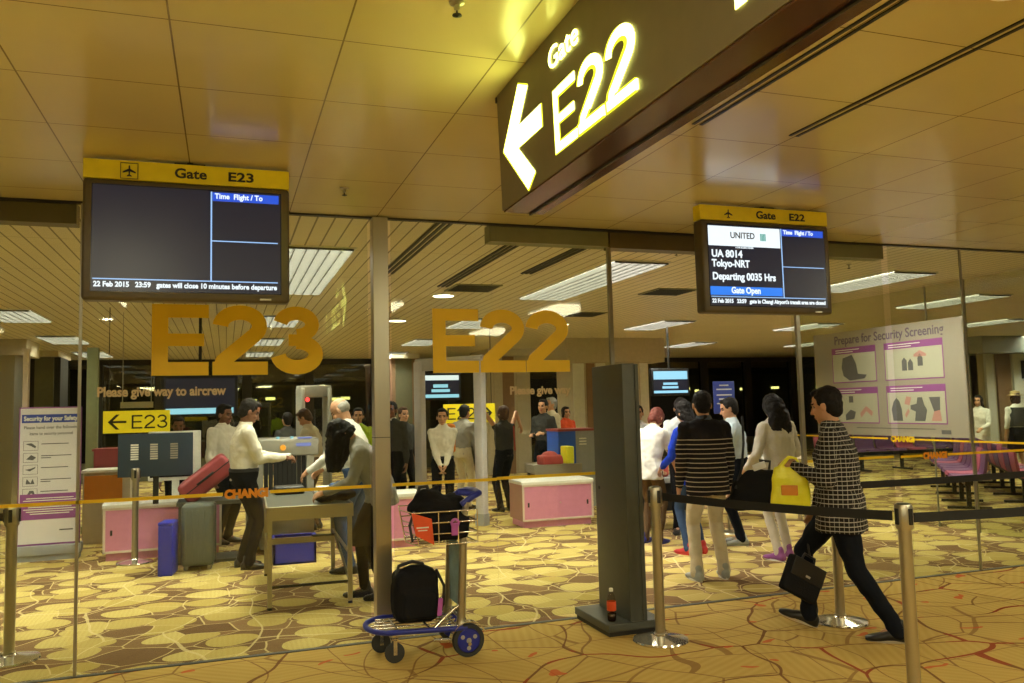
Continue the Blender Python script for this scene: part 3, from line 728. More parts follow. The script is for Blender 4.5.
# ------------------------------------------------------------ luggage trolley
tr = empty('luggage_trolley', (1.22, 5.42, 0), 0, 'airport luggage trolley with blue handle, steel basket and round rear wheels', 'trolley')
def wheel(nm_, x, y, rad, wd, par, hub='bluemetal'):
    w_ = MB().lathe([(rad * .74, -wd / 2), (rad * .95, -wd / 2), (rad, -wd * .3), (rad, wd * .3), (rad * .95, wd / 2), (rad * .74, wd / 2)], (x, y, rad), axis='y', n=32, closed=True).build(nm_, 'rubber', par, 40)
    h_ = MB().lathe([(0, -wd * .42), (rad * .68, -wd * .42), (rad * .73, -wd * .3), (rad * .73, wd * .3), (rad * .68, wd * .42), (0, wd * .42)], (x, y, rad), axis='y', n=32)
    h_.build('hub', hub, w_, 40)
    c_ = MB().lathe([(0, -wd * .55), (rad * .16, -wd * .52), (rad * .2, wd * .52), (0, wd * .55)], (x, y, rad), axis='y', n=16)
    for k in range(3):
        a0 = 2 * PI * k / 3 + .5
        c_.lathe([(0, -wd * .46), (rad * .13, -wd * .45), (rad * .13, wd * .45), (0, wd * .46)], (x + rad * .45 * math.cos(a0), y, rad + rad * .45 * math.sin(a0)), axis='y', n=14)
    c_.build('hub_disc', 'tray', w_, 40)
wheel('rear_wheel', .27, -.16, .105, .045, tr); wheel('rear_wheel', .27, .24, .105, .045, tr)
for yy in (-.16, .24):
    fpts = [(.27 + .12 * math.cos(R(a)), .105 + .12 * math.sin(R(a))) for a in range(20, 200, 15)]
    q_ = MB(); q_.loft([[V((x, yy + s * .03, z)) for s in (-1, 1)] + [V((x * 1.0, yy + s * .03, z + .004)) for s in (1, -1)] for x, z in fpts]); q_.build('wheel_guard', 'chrome', tr, 60)
def castor(x, y):
    f_ = MB().box((x - .012, y - .03, .055), (x + .012, y - .022, .15)).box((x - .012, y + .022, .055), (x + .012, y + .03, .15)).box((x - .02, y - .03, .145), (x + .02, y + .03, .155)).cap((x + .0, y, .15), (x, y, .20), .013)
    c = f_.build('front_castor', 'chrome', tr)
    MB().lathe([(0, -.018), (.045, -.018), (.062, -.014), (.064, 0), (.062, .014), (.045, .018), (0, .018)], (x, y, .064), axis='y', n=28).build('castor_wheel', 'rubber', c, 40)
castor(-.20, -.10); castor(-.24, .16)
rim = [(-.36, .04, .20)] + [(-.30 + -.06 * math.cos(R(a)) * 1.0, .04 + .21 * math.sin(R(a)), .20) for a in (40, 70, 90)] 
path = [V((-.20 - .16 * math.cos(R(a)), .04 + .21 * math.sin(R(a)), .205)) for a in range(-90, 91, 15)]
path = [V((.26, -.17, .185))] + path + [V((.26, .25, .185))]
MB().tube(path, .017, 10).build('platform_rail', 'bluemetal', tr, 60)
gr = MB()
for yy in (-.11, -.03, .05, .13, .2): gr.tube([(-.33 + abs(yy - .04) * .35, yy, .205), (.24, yy, .19)], .007, 8)
for xx in (-.18, .02, .2): gr.tube([(xx, -.17, .20), (xx, .25, .20)], .008, 8)
gr.build('platform_grid', 'chrome', tr, 60)
for yy in (-.13, .21):
    MB().tube([(.20, yy, .11), (.235, yy, .25), (.25, yy, .55), (.262, yy, .85), (.285, yy, .99)], [.027, .027, .026, .025, .02], 10).build('upright', 'steel', tr, 60)
MB().tube([(.05, -.13, .19), (.18, -.13, .30), (.24, -.13, .33)], .012, 8).tube([(.05, .21, .19), (.18, .21, .30), (.24, .21, .33)], .012, 8).tube([(.235, -.13, .24), (.235, .21, .24)], .012, 8).tube([(.05, -.13, .12), (.27, -.13, .10)], .012, 8).tube([(.27, -.2, .088), (.27, .28, .088)], .012, 8).build('brace', 'chrome', tr, 60)
MB().box((.242, -.11, .30), (.25, .19, .72)).build('advert_panel', 'advert', tr, None, .002)
hb = MB().tube([(.25, -.13, .97), (.33, -.13, 1.02), (.38, -.10, 1.035), (.395, .04, 1.04), (.38, .18, 1.035), (.33, .21, 1.02), (.25, .21, .97)], [.020, .022, .022, .022, .022, .022, .020], 12)
hb.tube([(.22, -.13, 1.05), (.36, -.09, 1.03)], [.016, .02], 10).build('handlebar', 'bluemetal', tr, 60)
bk = MB()
for z, ex in ((.73, 0), (.80, .015), (.87, .025), (.94, .04)):
    bk.tube([(.34 , -.19, z), (.34, .27, z), (-.05 - ex, .27, z), (-.09 - ex, .04, z), (-.05 - ex, -.19, z)], .0045, 6, closed=True)
for xx, yy in ((-.05, -.19), (.08, -.19), (.21, -.19), (.34, -.19), (-.05, .27), (.1, .27), (.34, .27), (-.09, .04)):
    bk.tube([(xx, yy, .73), (xx - (.04 if xx < 0 else 0), yy, .94)], .0045, 6)
for yy in (-.1, 0, .1, .2): bk.tube([(-.07, yy, .73), (.34, yy, .73)], .004, 6)
bk.build('wire_basket', 'chrome', tr, 60)
MB().prism([(-.10, .945), (.03, .90), (.045, .735), (-.075, .80)], lambda u, v, d: V((u, d, v)), -.205, -.197).build('basket_sign', 'redprint', tr)
MB().box((-.07, -.208, .845), (.01, -.205, .853)).box((-.06, -.208, .828), (.0, -.205, .834)).build('text_lines', 'white', tr)

def remesh(mb, name, mats, parent, vox, it=3, amp=0., fr=9., seed=0., mfn=None, smooth=True):
    o = mb.build(name, mats, None)
    r_ = o.modifiers.new('r', 'REMESH'); r_.mode = 'VOXEL'; r_.voxel_size = vox
    if it:
        s_ = o.modifiers.new('s', 'SMOOTH'); s_.iterations = it; s_.factor = .5
    dg = bpy.context.evaluated_depsgraph_get(); dg.update()
    me = bpy.data.meshes.new_from_object(o.evaluated_get(dg)); old = o.data
    o.modifiers.clear(); o.data = me; bpy.data.meshes.remove(old)
    me.name = name
    if not me.materials:
        for q in (mats if isinstance(mats, (list, tuple)) else [mats]): me.materials.append(MT[q])
    if amp:
        sv = V((seed, seed * 1.7, 0)); nn = [v.normal.copy() for v in me.vertices]
        for v, n in zip(me.vertices, nn): v.co += n * (noise.noise(v.co * fr + sv) + .5 * noise.noise(v.co * fr * 2.3 + sv)) * amp
    for p in me.polygons: p.material_index = 0
    if mfn:
        for p in me.polygons: p.material_index = mfn(p.center)
    if smooth: me.shade_smooth()
    if parent: o.parent = parent
    return o

# bags on the trolley
b = empty('backpack', (1.20, 5.46, .215), 0, 'black upright backpack with a small magenta tag on the trolley platform', 'bag')
remesh(MB().rbox((-.155, -.10, 0), (.135, .12, .33), .05).rbox((-.12, -.135, .03), (.11, -.05, .21), .03).rbox((-.165, -.07, .05), (-.10, .09, .25), .025).ell((0, .0, .31), (.12, .10, .05)), 'main_pack', 'blacknylon', b, .01, 3, .006)
MB().tube([(-.14, -.02, .30), (-.12, 0, .36), (-.03, .0, .385), (.04, 0, .365), (.06, .0, .32)], .012, 8).build('carry_handle', 'black', b, 60)
MB().tube([(.12, -.05, .33), (.17, -.06, .22), (.165, -.06, .10), (.12, -.05, .03)], .010, 8).build('strap', 'black', b, 60)
MB().rbox((.095, -.148, .06), (.125, -.135, .17), .004, mtx=M.Rotation(.1, 4, 'Y')).build('luggage_tag', 'magenta', b)
b = empty('handbag', (1.34, 5.42, .745), 0, 'slouched black bag filling the trolley basket', 'bag')
remesh(MB().rbox((-.13, -.17, 0), (.19, .20, .17), .05).ell((-.02, 0, .20), (.19, .17, .085)).ell((-.06, 0, .26), (.10, .10, .07)).ell((.10, .0, .22), (.10, .13, .07)).cap((-.05, 0, .27), (.0, .02, .33), .035, .02), 'bag_body', 'blacknylon', b, .012, 3, .010)
MB().tube([(-.19, -.14, .20), (-.23, -.19, .12), (-.215, -.20, .02), (-.18, -.19, .06), (-.17, -.17, .15)], .010, 8).build('strap', 'black', b, 60)
MB().tube([(-.14, .0, .28), (-.12, 0, .34), (-.07, .0, .345), (-.05, 0, .30)], .013, 8).build('carry_handle', 'black', b, 60)
MB().lathe([(.016, -.008), (.03, -.004), (.03, .004), (.016, .008)], (.065, -.205, .12), axis='y', closed=True).rbox((.04, -.212, .04), (.085, -.198, .12), .006).build('purple_charm', 'magenta', b)

# ------------------------------------------------------------ steel inspection table
t = empty('inspection_table', (.68, 7.75, 0), R(-1.5), 'stainless steel bag inspection table with a dark top and deep edge', 'table')
MB().box((-.35, -.66, .72), (.36, -.645, .83)).box((-.35, .90, .72), (.36, .915, .83)).box((-.35, -.66, .72), (-.335, .915, .83)).box((.345, -.66, .72), (.36, .915, .83)).build('apron', 'steel', t, None, .002)
MB().box((-.34, -.65, .80), (.35, .905, .825)).build('tabletop', 'darksteel', t)
for x, y in ((-.32, -.63), (.33, -.63), (-.32, .88), (.33, .88)):
    l = MB().box((x - .019, y - .019, .02), (x + .019, y + .019, .72)).build('leg', 'steel', t, None, .002)
    MB().lathe([(0, 0), (.02, 0), (.018, .02), (0, .02)], (x, y, 0)).build('leg_foot', 'black', l)
MB().box((-.32, -.64, .17), (.33, -.62, .19)).build('front_rail', 'mull', t)
MB().box((-.32, .86, .30), (.33, .90, .33)).box((-.32, .5, .38), (.33, .53, .41)).box((-.33, -.62, .40), (-.31, .88, .42)).box((.32, -.62, .40), (.34, .88, .42)).build('rails', 'steel', t)
MB().tube([(.33, -.55, .18), (.30, .3, .44), (.10, .52, .41)], .012, 8).build('diagonal_brace', 'darksteel', t)
# things on and under it
o = MB().rbox((.44, 8.18, .825), (.72, 8.42, .90), .02).build('tray', 'black', None, 40); tag(o, 'small black tray on the steel inspection table beside the guard', 'tray')
o = MB().rbox((.80, 8.1, .825), (1.02, 8.3, .862), .012).rbox((.83, 8.13, .862), (1.0, 8.28, .885), .008).build('paper_stack', 'white', None, 40); tag(o, 'stack of white papers on the steel inspection table', 'papers')
o = remesh(MB().ell((.92, 7.35, .88), (.17, .12, .055)).ell((.82, 7.3, .87), (.10, .12, .05)), 'open_bag', 'blacknylon', None, .012, 2, .012); tag(o, 'soft black bag lying open on the steel table in front of the bending woman', 'bag')
o = remesh(MB().ell((.96, 7.42, .96), (.06, .05, .03)).ell((.90, 7.44, .95), (.04, .05, .025)), 'folded_cloth', 'jeans', None, .01, 2, .01); tag(o, 'crumpled blue cloth held over the open bag on the table', 'cloth')
cr = empty('storage_crate', (.70, 9.3, 0), 0, 'dark blue plastic crate on the floor under the far end of the table', 'crate')
MB().box((-.22, -.15, 0), (.22, .15, .02)).box((-.22, -.15, 0), (-.2, .15, .27)).box((.2, -.15, 0), (.22, .15, .27)).box((-.22, -.15, 0), (.22, -.13, .27)).box((-.22, .13, 0), (.22, .15, .27)).build('crate_body', 'bluebox', cr)
MB().box((-.24, -.17, .25), (.24, -.13, .275)).box((-.24, .13, .25), (.24, .17, .275)).box((-.24, -.17, .25), (-.2, .17, .275)).box((.2, -.17, .25), (.24, .17, .275)).build('crate_rim', 'bluebox', cr)

# ------------------------------------------------------------ pink sliding-door cabinets
def cabinet(x, y, W, D, Hh, rz, lab, doors=2):
    r = empty('sliding_door_cabinet', (x, y, 0), rz, lab, 'cabinet')
    MB().box((0, .012, .09), (W, D, Hh - .03)).build('carcass', 'pinkside', r)
    MB().box((.03, .03, 0), (W - .03, D - .02, .09)).build('plinth', 'pink', r)
    MB().prism([(-.01, Hh - .035), (-.01, Hh), (.03, Hh + .012), (D, Hh + .012), (D, Hh - .035)], lambda u, v, d: V((d, u, v)), -.008, W + .008).build('worktop', 'white', r)
    MB().box((0, -.004, .085), (W, .014, .11)).box((0, -.004, Hh - .06), (W, .014, Hh - .035)).box((0, -.004, .085), (.025, .014, Hh - .035)).box((W - .025, -.004, .085), (W, .014, Hh - .035)).build('edge_frame', 'pinkframe', r)
    dw = (W - .05) / doors
    for k in range(doors):
        d = MB().box((.025 + k * dw, .002 + .006 * (k % 2), .11), (.025 + (k + 1) * dw + (.0 if k == doors - 1 else .01), .010 + .006 * (k % 2), Hh - .06)).build('sliding_door', 'pink', r)
        hx = .025 + k * dw + (.06 if k % 2 == 0 else dw - .06)
        MB().rbox((hx - .012, -.003, Hh * .5 - .03), (hx + .012, .004, Hh * .5 + .03), .002).build('finger_pull', 'mull', d)
    MB().lathe([(0, -.006), (.008, -.006), (.008, .0), (0, .0)], (W * .5 + .03, .002, Hh * .52), axis='y').build('lock', 'steel', r)
    return r
cabinet(-1.29, 10.28, 1.25, .42, .62, R(2), 'wide pink cabinet behind the left stanchion and blue box')
cabinet(3.72, 10.36, 1.02, .55, .60, R(-1), 'pink two-door cabinet just left of the tall grey screen')
cabinet(1.22, 9.62, .98, .45, .62, R(1), 'pink cabinet partly behind the steel post, left of the trolley', 2)

# left group of baggage
bx = empty('blue_box', (-.55, 9.2, 0), R(-8), 'narrow upright bright blue box standing on the floor by the pink cabinet', 'box')
MB().rbox((-.07, -.14, 0), (.07, .14, .50), .012).build('box_body', 'bluebox', bx, 40)
MB().box((-.05, -.143, .02), (.05, -.14, .48)).build('front_panel', 'bluebox', bx)
MB().rbox((-.072, -.142, .50), (.072, .142, .53), .008).build('box_lid', 'bluebox', bx, 40)
def suitcase(x, y, rz, W, D, Hh, m_, lab, cat='suitcase', handle=True):
    r = empty('suitcase', (x, y, 0), rz, lab, cat)
    a = MB().rbox((-W / 2, -D / 2, .05), (W / 2, D / 2, Hh), .04)
    a.build('shell', m_, r, 50)
    g_ = MB()
    for k in range(5):
        xx = -W * .36 + k * W * .18; g_.rbox((xx - .012, -D / 2 - .006, .10), (xx + .012, -D / 2 + .004, Hh - .06), .004)
    g_.build('ribs', m_, r, 50)
    MB().box((-W / 2 - .003, -.006, .06), (W / 2 + .003, .006, Hh - .01)).build('zip_band', 'black', r)
    for sx in (-1, 1):
        for sy in (-1, 1):
            w_ = MB().box((sx * W * .36 - .02, sy * D * .3 - .018, .035), (sx * W * .36 + .02, sy * D * .3 + .018, .055)).build('castor', 'tray', r)
            MB().lathe([(0, -.012), (.024, -.012), (.026, 0), (.024, .012), (0, .012)], (sx * W * .36, sy * D * .3, .026), axis='y', n=16).build('wheel', 'tray', w_, 40)
    if handle: MB().tube([(-.09, 0, Hh - .01), (-.085, 0, Hh + .03), (.085, 0, Hh + .03), (.09, 0, Hh - .01)], .010, 8).build('top_handle', 'black', r, 60)
    return r
suitcase(-.26, 9.38, R(-4), .32, .36, .68, 'greysuit', 'grey-green suitcase standing on white castors in front of the guards', handle=False)
sh = empty('leaning_case', (-.15, 9.9, .0), R(0), 'maroon case lying aslant between the grey-green suitcase and the guards', 'suitcase')
mm = M.Translation(V((-.06, 0, .91))) @ M.Rotation(R(-38), 4, 'Y')
MB().rbox((-.30, -.20, -.14), (.30, .20, .11), .05, mtx=mm).build('shell', 'maroon', sh, 50)
MB().rbox((-.302, -.202, -.02), (.302, .202, -.008), .003, mtx=mm).build('zip_band', 'black', sh)
MB().tube([mm @ V((-.1, -.205, .0)), mm @ V((-.09, -.235, .0)), mm @ V((.09, -.235, .0)), mm @ V((.1, -.205, .0))], .011, 8).build('side_handle', 'black', sh, 60)
o = MB().box((-.5, 9.66, .0), (.28, 10.14, .03)).box((-.5, 9.66, .62), (.28, 10.14, .66)).box((-.48, 9.68, .03), (-.44, 10.1, .62)).box((.22, 9.68, .03), (.26, 10.1, .62)).build('baggage_stand', 'darksteel'); tag(o, 'dark metal baggage stand under the aslant maroon case', 'stand')

# navy board with three columns of lettering, white monitor behind
nb = empty('notice_board', (-.74, 10.12, 0), R(-1), 'navy notice board with three short columns of white lines, held above the pink cabinet', 'board')
MB().rbox((-.39, -.012, .93), (.39, .012, 1.41), .006).build('board_panel', 'navy', nb, 40)
for k, (x, mm_) in enumerate(((-.22, 'white'), (-.02, 'lightgrey'), (.19, 'greytop'))):
    a = MB()
    for j in range(7): a.box((x - .04, -.0145, 1.12 + j * .026), (x + .04, -.012, 1.138 + j * .026))
    a.build('text_lines', mm_, nb)
MB().box((-.03, .012, .62), (.03, .03, 1.3)).build('support', 'mull', nb)
pc = empty('workstation', (-.46, 10.62, .0), R(0), 'pale workstation screen seen behind the right edge of the navy board', 'monitor')
MB().rbox((-.40, -.02, .84), (.18, .02, 1.42), .01).build('back_shell', 'white', pc, 40)
MB().box((-.14, 0, .62), (-.06, .03, .9)).build('stand', 'white', pc)
MB().box((-.38, -.024, .88), (.08, -.019, 1.38)).build('dark_inset', 'screenblack', pc)
ct = empty('counter', (-1.42, 11.8, 0), 0, 'counter with orange front and white top behind the left glass bay', 'counter')
MB().box((-.3, 0, 0), (.25, .5, .9)).build('body', 'wallcream', ct)
MB().box((-.28, -.02, .56), (.16, .0, .86)).build('orange_front', 'orangewood', ct)
MB().box((-.32, -.04, .9), (.27, .52, .93)).build('counter_top', 'white', ct)
cb = tag(MB().box((-1.68, 12.4, .0), (-1.25, 12.8, 1.15)).box((-1.70, 12.38, 1.15), (-1.23, 12.82, 1.18)).build('maroon_cupboard', 'maroon'), 'dark maroon cupboard standing behind the orange-fronted counter', 'cupboard')

# X-ray machine
xr = empty('xray_machine', (.68, 9.95, 0), R(1), 'grey baggage x-ray machine with a yellow lamp behind the inspection table', 'machine')
MB().rbox((-.33, 0, 1.10), (.36, .9, 1.30), .02).build('tunnel_top', 'greypaint', xr, 40)
MB().box((-.33, .02, .60), (-.27, .9, 1.10)).box((.22, .0, .60), (.30, .9, 1.10)).build('tunnel_sides', 'greypaint', xr)
a = MB()
for k in range(9): a.box((-.26 + k * .053, .03, .64), (-.213 + k * .053, .036, 1.10))
a.build('lead_curtain', 'black', xr)
MB().box((-.30, -.5, .60), (.30, 1.3, .64)).build('conveyor', 'black', xr)
MB().box((-.30, .0, .05), (.30, .9, .60)).build('cabinet_base', 'greypaint', xr)
MB().lathe([(0, -.02), (.028, -.02), (.035, 0), (0, 0)], (-.05, -.002, 1.2), axis='y').build('warning_lamp', 'e_amber', xr)
MB().box((.10, -.006, 1.21), (.27, .0, 1.25)).box((.12, -.006, 1.30), (.28, .1, 1.315)).build('display_strip', 'e_bl', xr)
MB().lathe([(0, 1.30), (.02, 1.30), (.02, 1.325), (0, 1.325)], (-.1, .1, 0)).build('indicator_lamp', 'e_cyan', xr)
MB().lathe([(0, 1.30), (.02, 1.30), (.02, 1.325), (0, 1.325)], (.06, .1, 0)).build('indicator_lamp', 'e_cyan', xr)
MB().box((-.30, -.006, 1.11), (-.25, .0, 1.16)).build('yellow_tag', 'hivis', xr)

# metal detector gates
def gate(xa, ya, xb, yb, hh, dep, m_, lab, wd=.16):
    a = V((xa, ya, 0)); b2 = V((xb, yb, 0)); d = (b2 - a); L = d.length; ang = math.atan2(d.y, d.x)
    r = empty('metal_detector_gate', tuple(a), ang, lab, 'metal detector')
    for x in (0, L):
        q_ = MB().rbox((x - wd / 2, -dep / 2, .0), (x + wd / 2, dep / 2, hh), .02).build('side_panel', m_, r, 40)
        MB().box((x - wd / 2 - .004, -dep / 2 - .004, 0), (x + wd / 2 + .004, dep / 2 + .004, .16)).build('kick_plate', 'lavdark', q_)
    MB().rbox((-wd / 2, -dep / 2 + .03, hh - .14), (L + wd / 2, dep / 2 - .03, hh + .04), .015).build('crossbar', m_, r, 40)
    return r
gate(2.68, 11.8, 3.33, 10.92, 2.3, .12, 'lav', 'white walk-through metal detector gate behind the luggage trolley', .14)
g2 = gate(1.10, 13.2, 1.52, 13.3, 1.98, .3, 'greypaint', 'grey metal detector frame with a red lamp behind the balding man', .06)
MB().lathe([(0, -.02), (.03, -.02), (.035, 0), (0, 0)], (.06, -.16, 1.80), axis='y').build('red_lamp', 'e_red', g2)

# yellow sign boards and further screens
def yellow_board(x0, x1, y, z0, z1, lab, s, left):
    r = empty('gate_direction_board', ((x0 + x1) / 2, y, H), 0, lab, 'sign')
    W = x1 - x0; h = W / 2; hh = z1 - z0; zb = z0 - H
    MB().box((-h, 0, zb), (h, .05, zb + hh)).build('board', 'e_board', r, None, .004)
    zc = zb + hh / 2; ax = -h + .17 if left else h - .17; sg_ = 1 if left else -1
    a = MB().box((min(ax - .10 * sg_, ax + .1 * sg_), -.005, zc - .014), (max(ax - .10 * sg_, ax + .1 * sg_), 0, zc + .014))
    for q in (-1, 1): a.prism([(ax - .115 * sg_, zc), (ax - .02 * sg_, zc + q * .095), (ax + .02 * sg_, zc + q * .095), (ax - .07 * sg_, zc)], lambda u, v, d: V((u, -d, v)), 0, .005)
    a.build('arrow', 'ink', r)
    glyphs(s, (-h + .33) if left else (-h + .06), zb + hh * .18, hh * .62, 0, w=.75, gap=.12, t=.13, sx=.98).build('letters', 'ink', r)
    a = MB()
    for q in (-h + .06, h - .06): a.cap((q, .025, zb + hh), (q, .025, 0), .006, n=6)
    a.build('hanger_rod', 'mull', r)
MT['e_board'] = emit('lit_yellow_board', (.85, .66, .01), .25, (.7, .55, .02))
yellow_board(-1.46, -.68, 11.5, 1.40, 1.68, 'yellow board with arrow and E23 hanging behind the small white lettering', 'E23', True)
yellow_board(3.48, 4.39, 13.5, 1.36, 1.68, 'yellow board with E22 and an arrow behind the white gate posts', 'E22', False)
def far_screen(x0, x1, y, z0, z1, bands, lab):
    r = empty('flight_screen', ((x0 + x1) / 2, y, H), 0, lab, 'monitor'); h = (x1 - x0) / 2
    MB().rbox((-h - .04, 0, z0 - H - .04), (h + .04, .08, z1 - H + .04), .01).build('housing', 'black', r, 40)
    s_ = MB().box((-h, -.004, z0 - H), (h, .0, z1 - H)).build('screen', 'e_scrdark', r)
    for u0, v0, u1, v1, m_ in bands:
        MB().box((-h + 2 * h * u0, -.006, z0 - H + (z1 - z0) * v0), (-h + 2 * h * u1, -.004, z0 - H + (z1 - z0) * v1)).build('lit_band', m_, s_)
    MB().cap((0, .05, z1 - H + .03), (0, .05, 0), .02, n=8).build('hanger', 'mull', r)
far_screen(2.88, 3.47, 12.5, 1.78, 2.13, [(0, .78, 1, 1, 'e_scrw'), (.3, .45, .7, .6, 'e_cyan'), (.25, .25, .75, .38, 'e_cyan'), (0, .0, 1, .15, 'e_cyan'), (0, .78, .06, 1, 'e_red')], 'bright flight screen hanging between the white gate posts')
far_screen(7.21, 7.9, 13.0, 1.78, 2.19, [(0, .62, 1, .98, 'e_cyan'), (.28, .38, .7, .48, 'e_cyan'), (.25, .22, .72, .32, 'e_cyan'), (0, .02, 1, .13, 'e_cyan')], 'blue-lit flight screen above the red-haired woman in the queue')
far_screen(-.78, .12, 11.9, 1.62, 2.1, [(.02, .0, .98, .16, 'e_cyan')], 'mostly dark screen with a cyan bottom strip behind the letters E23')
w_ = tag(MB().rbox((-1.32, 12.0, 1.72), (-.92, 12.05, 1.80), .005).box((-1.3, 12.02, 1.8), (-1.29, 12.03, 3.0)).box((-.95, 12.02, 1.8), (-.94, 12.03, 3.0)).build('hanging_plate', 'tray'), 'small pale plate hanging above the yellow E23 board', 'sign')

# blue stand sign in the queue
bs = empty('blue_sign_stand', (5.86, 8.8, 0), R(-10), 'tall blue information sign with white lines behind the striped sweater man', 'sign')
MB().rbox((-.14, -.01, 1.46), (.14, .01, 1.86), .008).build('sign_plate', 'bluep', bs, 40)
a = MB()
for z, w2 in ((1.81, .06), (1.76, .10), (1.69, .10), (1.64, .07), (1.585, .10), (1.53, .06)): a.box((-w2, -.014, z - .008), (w2, -.010, z + .008))
a.build('text_lines', 'palebl', bs)
MB().cap((0, .02, .02), (0, .02, 1.6), .014, n=8).build('pole', 'steel', bs)
MB().lathe([(0, 0), (.16, 0), (.15, .015), (.03, .03), (0, .03)]).build('base', 'steel', bs, 40)

# desk behind the right pink cabinet, with tray conveyor and bags
dk = empty('check_desk', (5.25, 12.1, 0), R(-4), 'desk with blue and grey side panels behind the pink cabinet', 'desk')
MB().box((-.27, 0, .0), (.02, .6, 1.20)).build('blue_panel', 'royal', dk)
MB().box((.02, 0, .0), (.38, .6, 1.20)).build('grey_panel', 'lavdark', dk)
MB().box((-.28, -.02, 1.20), (.4, .62, 1.235)).build('desk_top', 'maroon', dk)
a = MB()
for k in range(3): a.box((.08, -.004, .98 + k * .045), (.2, 0, 1.0 + k * .045))
a.build('text_lines', 'white', dk)
tb = empty('tray_table', (4.62, 11.5, 0), R(-6), 'low grey roller table holding trays beside the blue-sided desk', 'table')
MB().box((-.34, -.3, .62), (.34, .3, .74)).build('roller_bed', 'tray', tb)
MB().box((-.36, -.32, .60), (.36, -.30, .76)).box((-.36, .3, .60), (.36, .32, .76)).build('side_rail', 'steel', tb)
for x in (-.3, .3):
    for y in (-.27, .27): MB().box((x - .02, y - .02, 0), (x + .02, y + .02, .62)).build('leg', 'darksteel', tb)
o = remesh(MB().rbox((4.40, 11.3, .74), (4.72, 11.6, .88), .03).ell((4.55, 11.45, .88), (.12, .12, .06)), 'satchel', 'redbag', None, .012, 2, .01); tag(o, 'crumpled dull red bag on the roller table', 'bag')
o = MB().rbox((4.80, 11.38, .742), (4.93, 11.62, 1.0), .02).build('carrier_bag', 'yellowbag', None, 50); tag(o, 'small pale yellow bag standing beside the blue desk panel', 'bag')
# baggage table in the queue
tq = empty('queue_table', (5.30, 9.5, 0), R(-8), 'low black-sided bench behind the red-haired woman and the striped sweater', 'table')
MB().box((-.45, -.25, .60), (.45, .25, .66)).build('top', 'lavdark', tq)
MB().box((-.42, -.22, .25), (.42, .22, .60)).build('body', 'black', tq)
MB().box((-.42, -.22, .0), (-.36, .22, .25)).box((.36, -.22, .0), (.42, .22, .25)).build('feet', 'darksteel', tq)
o = remesh(MB().rbox((5.05, 9.4, .66), (5.40, 9.65, .82), .04).ell((5.2, 9.5, .82), (.17, .12, .05)), 'holdall', 'redbag', None, .014, 2, .008); tag(o, 'maroon holdall on the bench beside the red-haired woman', 'bag')
ty = empty('security_table', (6.55, 9.5, 0), R(-3), 'cream-topped table in front of the long-haired woman at the doorway', 'table')
MB().box((-.58, -.28, .82), (.78, .33, .86)).build('tabletop', 'white', ty)
MB().box((-.54, -.24, .70), (.74, .29, .82)).build('apron', 'wallcream', ty)
for x_ in (-.52, .72):
    for y_ in (-.22, .27): MB().box((x_ - .02, y_ - .02, 0), (x_ + .02, y_ + .02, .70)).build('leg', 'steel', ty)

# ------------------------------------------------------------ security poster stand (left)
ps = empty('poster_stand', (-1.90, 10.76, 0), R(1), 'white and purple Security for your Safety poster on a grey stand, left edge', 'poster')
MB().rbox((-.33, -.01, .16), (.31, .02, 1.74), .01).build('frame', 'purple', ps, 40)
MB().box((-.315, -.014, .19), (.30, -.009, 1.725)).build('sheet', 'paper', ps)
MB().rbox((-.36, -.08, .06), (.33, .14, .17), .01).box((-.34, -.06, .0), (.31, .12, .06)).build('base', 'lavdark', ps, 40)
MB().box((-.30, -.017, 1.56), (.29, -.013, 1.655)).build('title_band', 'bluep', ps)
text('title_text', 'Security for your Safety', .052, (-.28, -.018, 1.585), m='white', parent=ps, bold=.05, width=.55)
text('body_text', 'Please hand over the following', .036, (-.28, -.015, 1.49), m='greyprint', parent=ps, bold=.02, width=.56)
text('body_text', 'items to security personnel', .036, (-.22, -.015, 1.42), m='greyprint', parent=ps, bold=.02, width=.44)
MB().rbox((-.305, -.017, .46), (.30, -.013, .75), .004).build('purple_panel', 'purple', ps)
for k in range(5):
    z = 1.30 - k * .135
    a = MB()
    for lo, hi in (((-.28, z - .055), (-.13, z - .051)), ((-.28, z + .048), (-.13, z + .052)), ((-.28, z - .055), (-.276, z + .052)), ((-.134, z - .055), (-.13, z + .052))): a.box((lo[0], -.016, lo[1]), (hi[0], -.013, hi[1]))
    pic = [[(-.26, .02), (-.20, .03), (-.15, -.01), (-.16, -.03), (-.21, .0)], [(-.25, -.02), (-.2, .03), (-.15, 0), (-.18, -.03)], [(-.26, 0), (-.2, .01), (-.15, .03), (-.16, .01), (-.21, -.02)], [(-.25, -.03), (-.24, .03), (-.2, -.02), (-.18, .03), (-.16, -.03)], [(-.24, -.03), (-.21, .03), (-.17, .03), (-.15, -.03), (-.19, 0)]][k]
    a.prism([(u, z + v) for u, v in pic], lambda u, v, d: V((u, -.014 - d, v)), 0, .002)
    a.build('item_picture', 'greyprint', ps)
    lb = ['Firearms and ammunition', 'Gas and fuel cylinders', 'Sharp and pointed items', 'Hammers, tools and bats', 'Liquids over 100 ml'][k]
    a = MB().box((-.10, -.015, z + .012), (.18 + .03 * (k % 2), -.013, z + .022))
    if k in (1, 3): a.box((-.10, -.015, z - .012), (.0, -.013, z - .002))
    a.build('caption_line', 'greyprint', ps)
a = MB()
for z, u in ((.70, .24), (.675, .27), (.60, .22), (.575, .27), (.55, .24), (.525, .20)): a.box((-u, -.019, z - .005), (u, -.0165, z + .005))
a.build('white_text_lines', 'white', ps)
MB().box((.10, -.015, .325), (.24, -.013, .34)).build('mark', 'greyprint', ps)

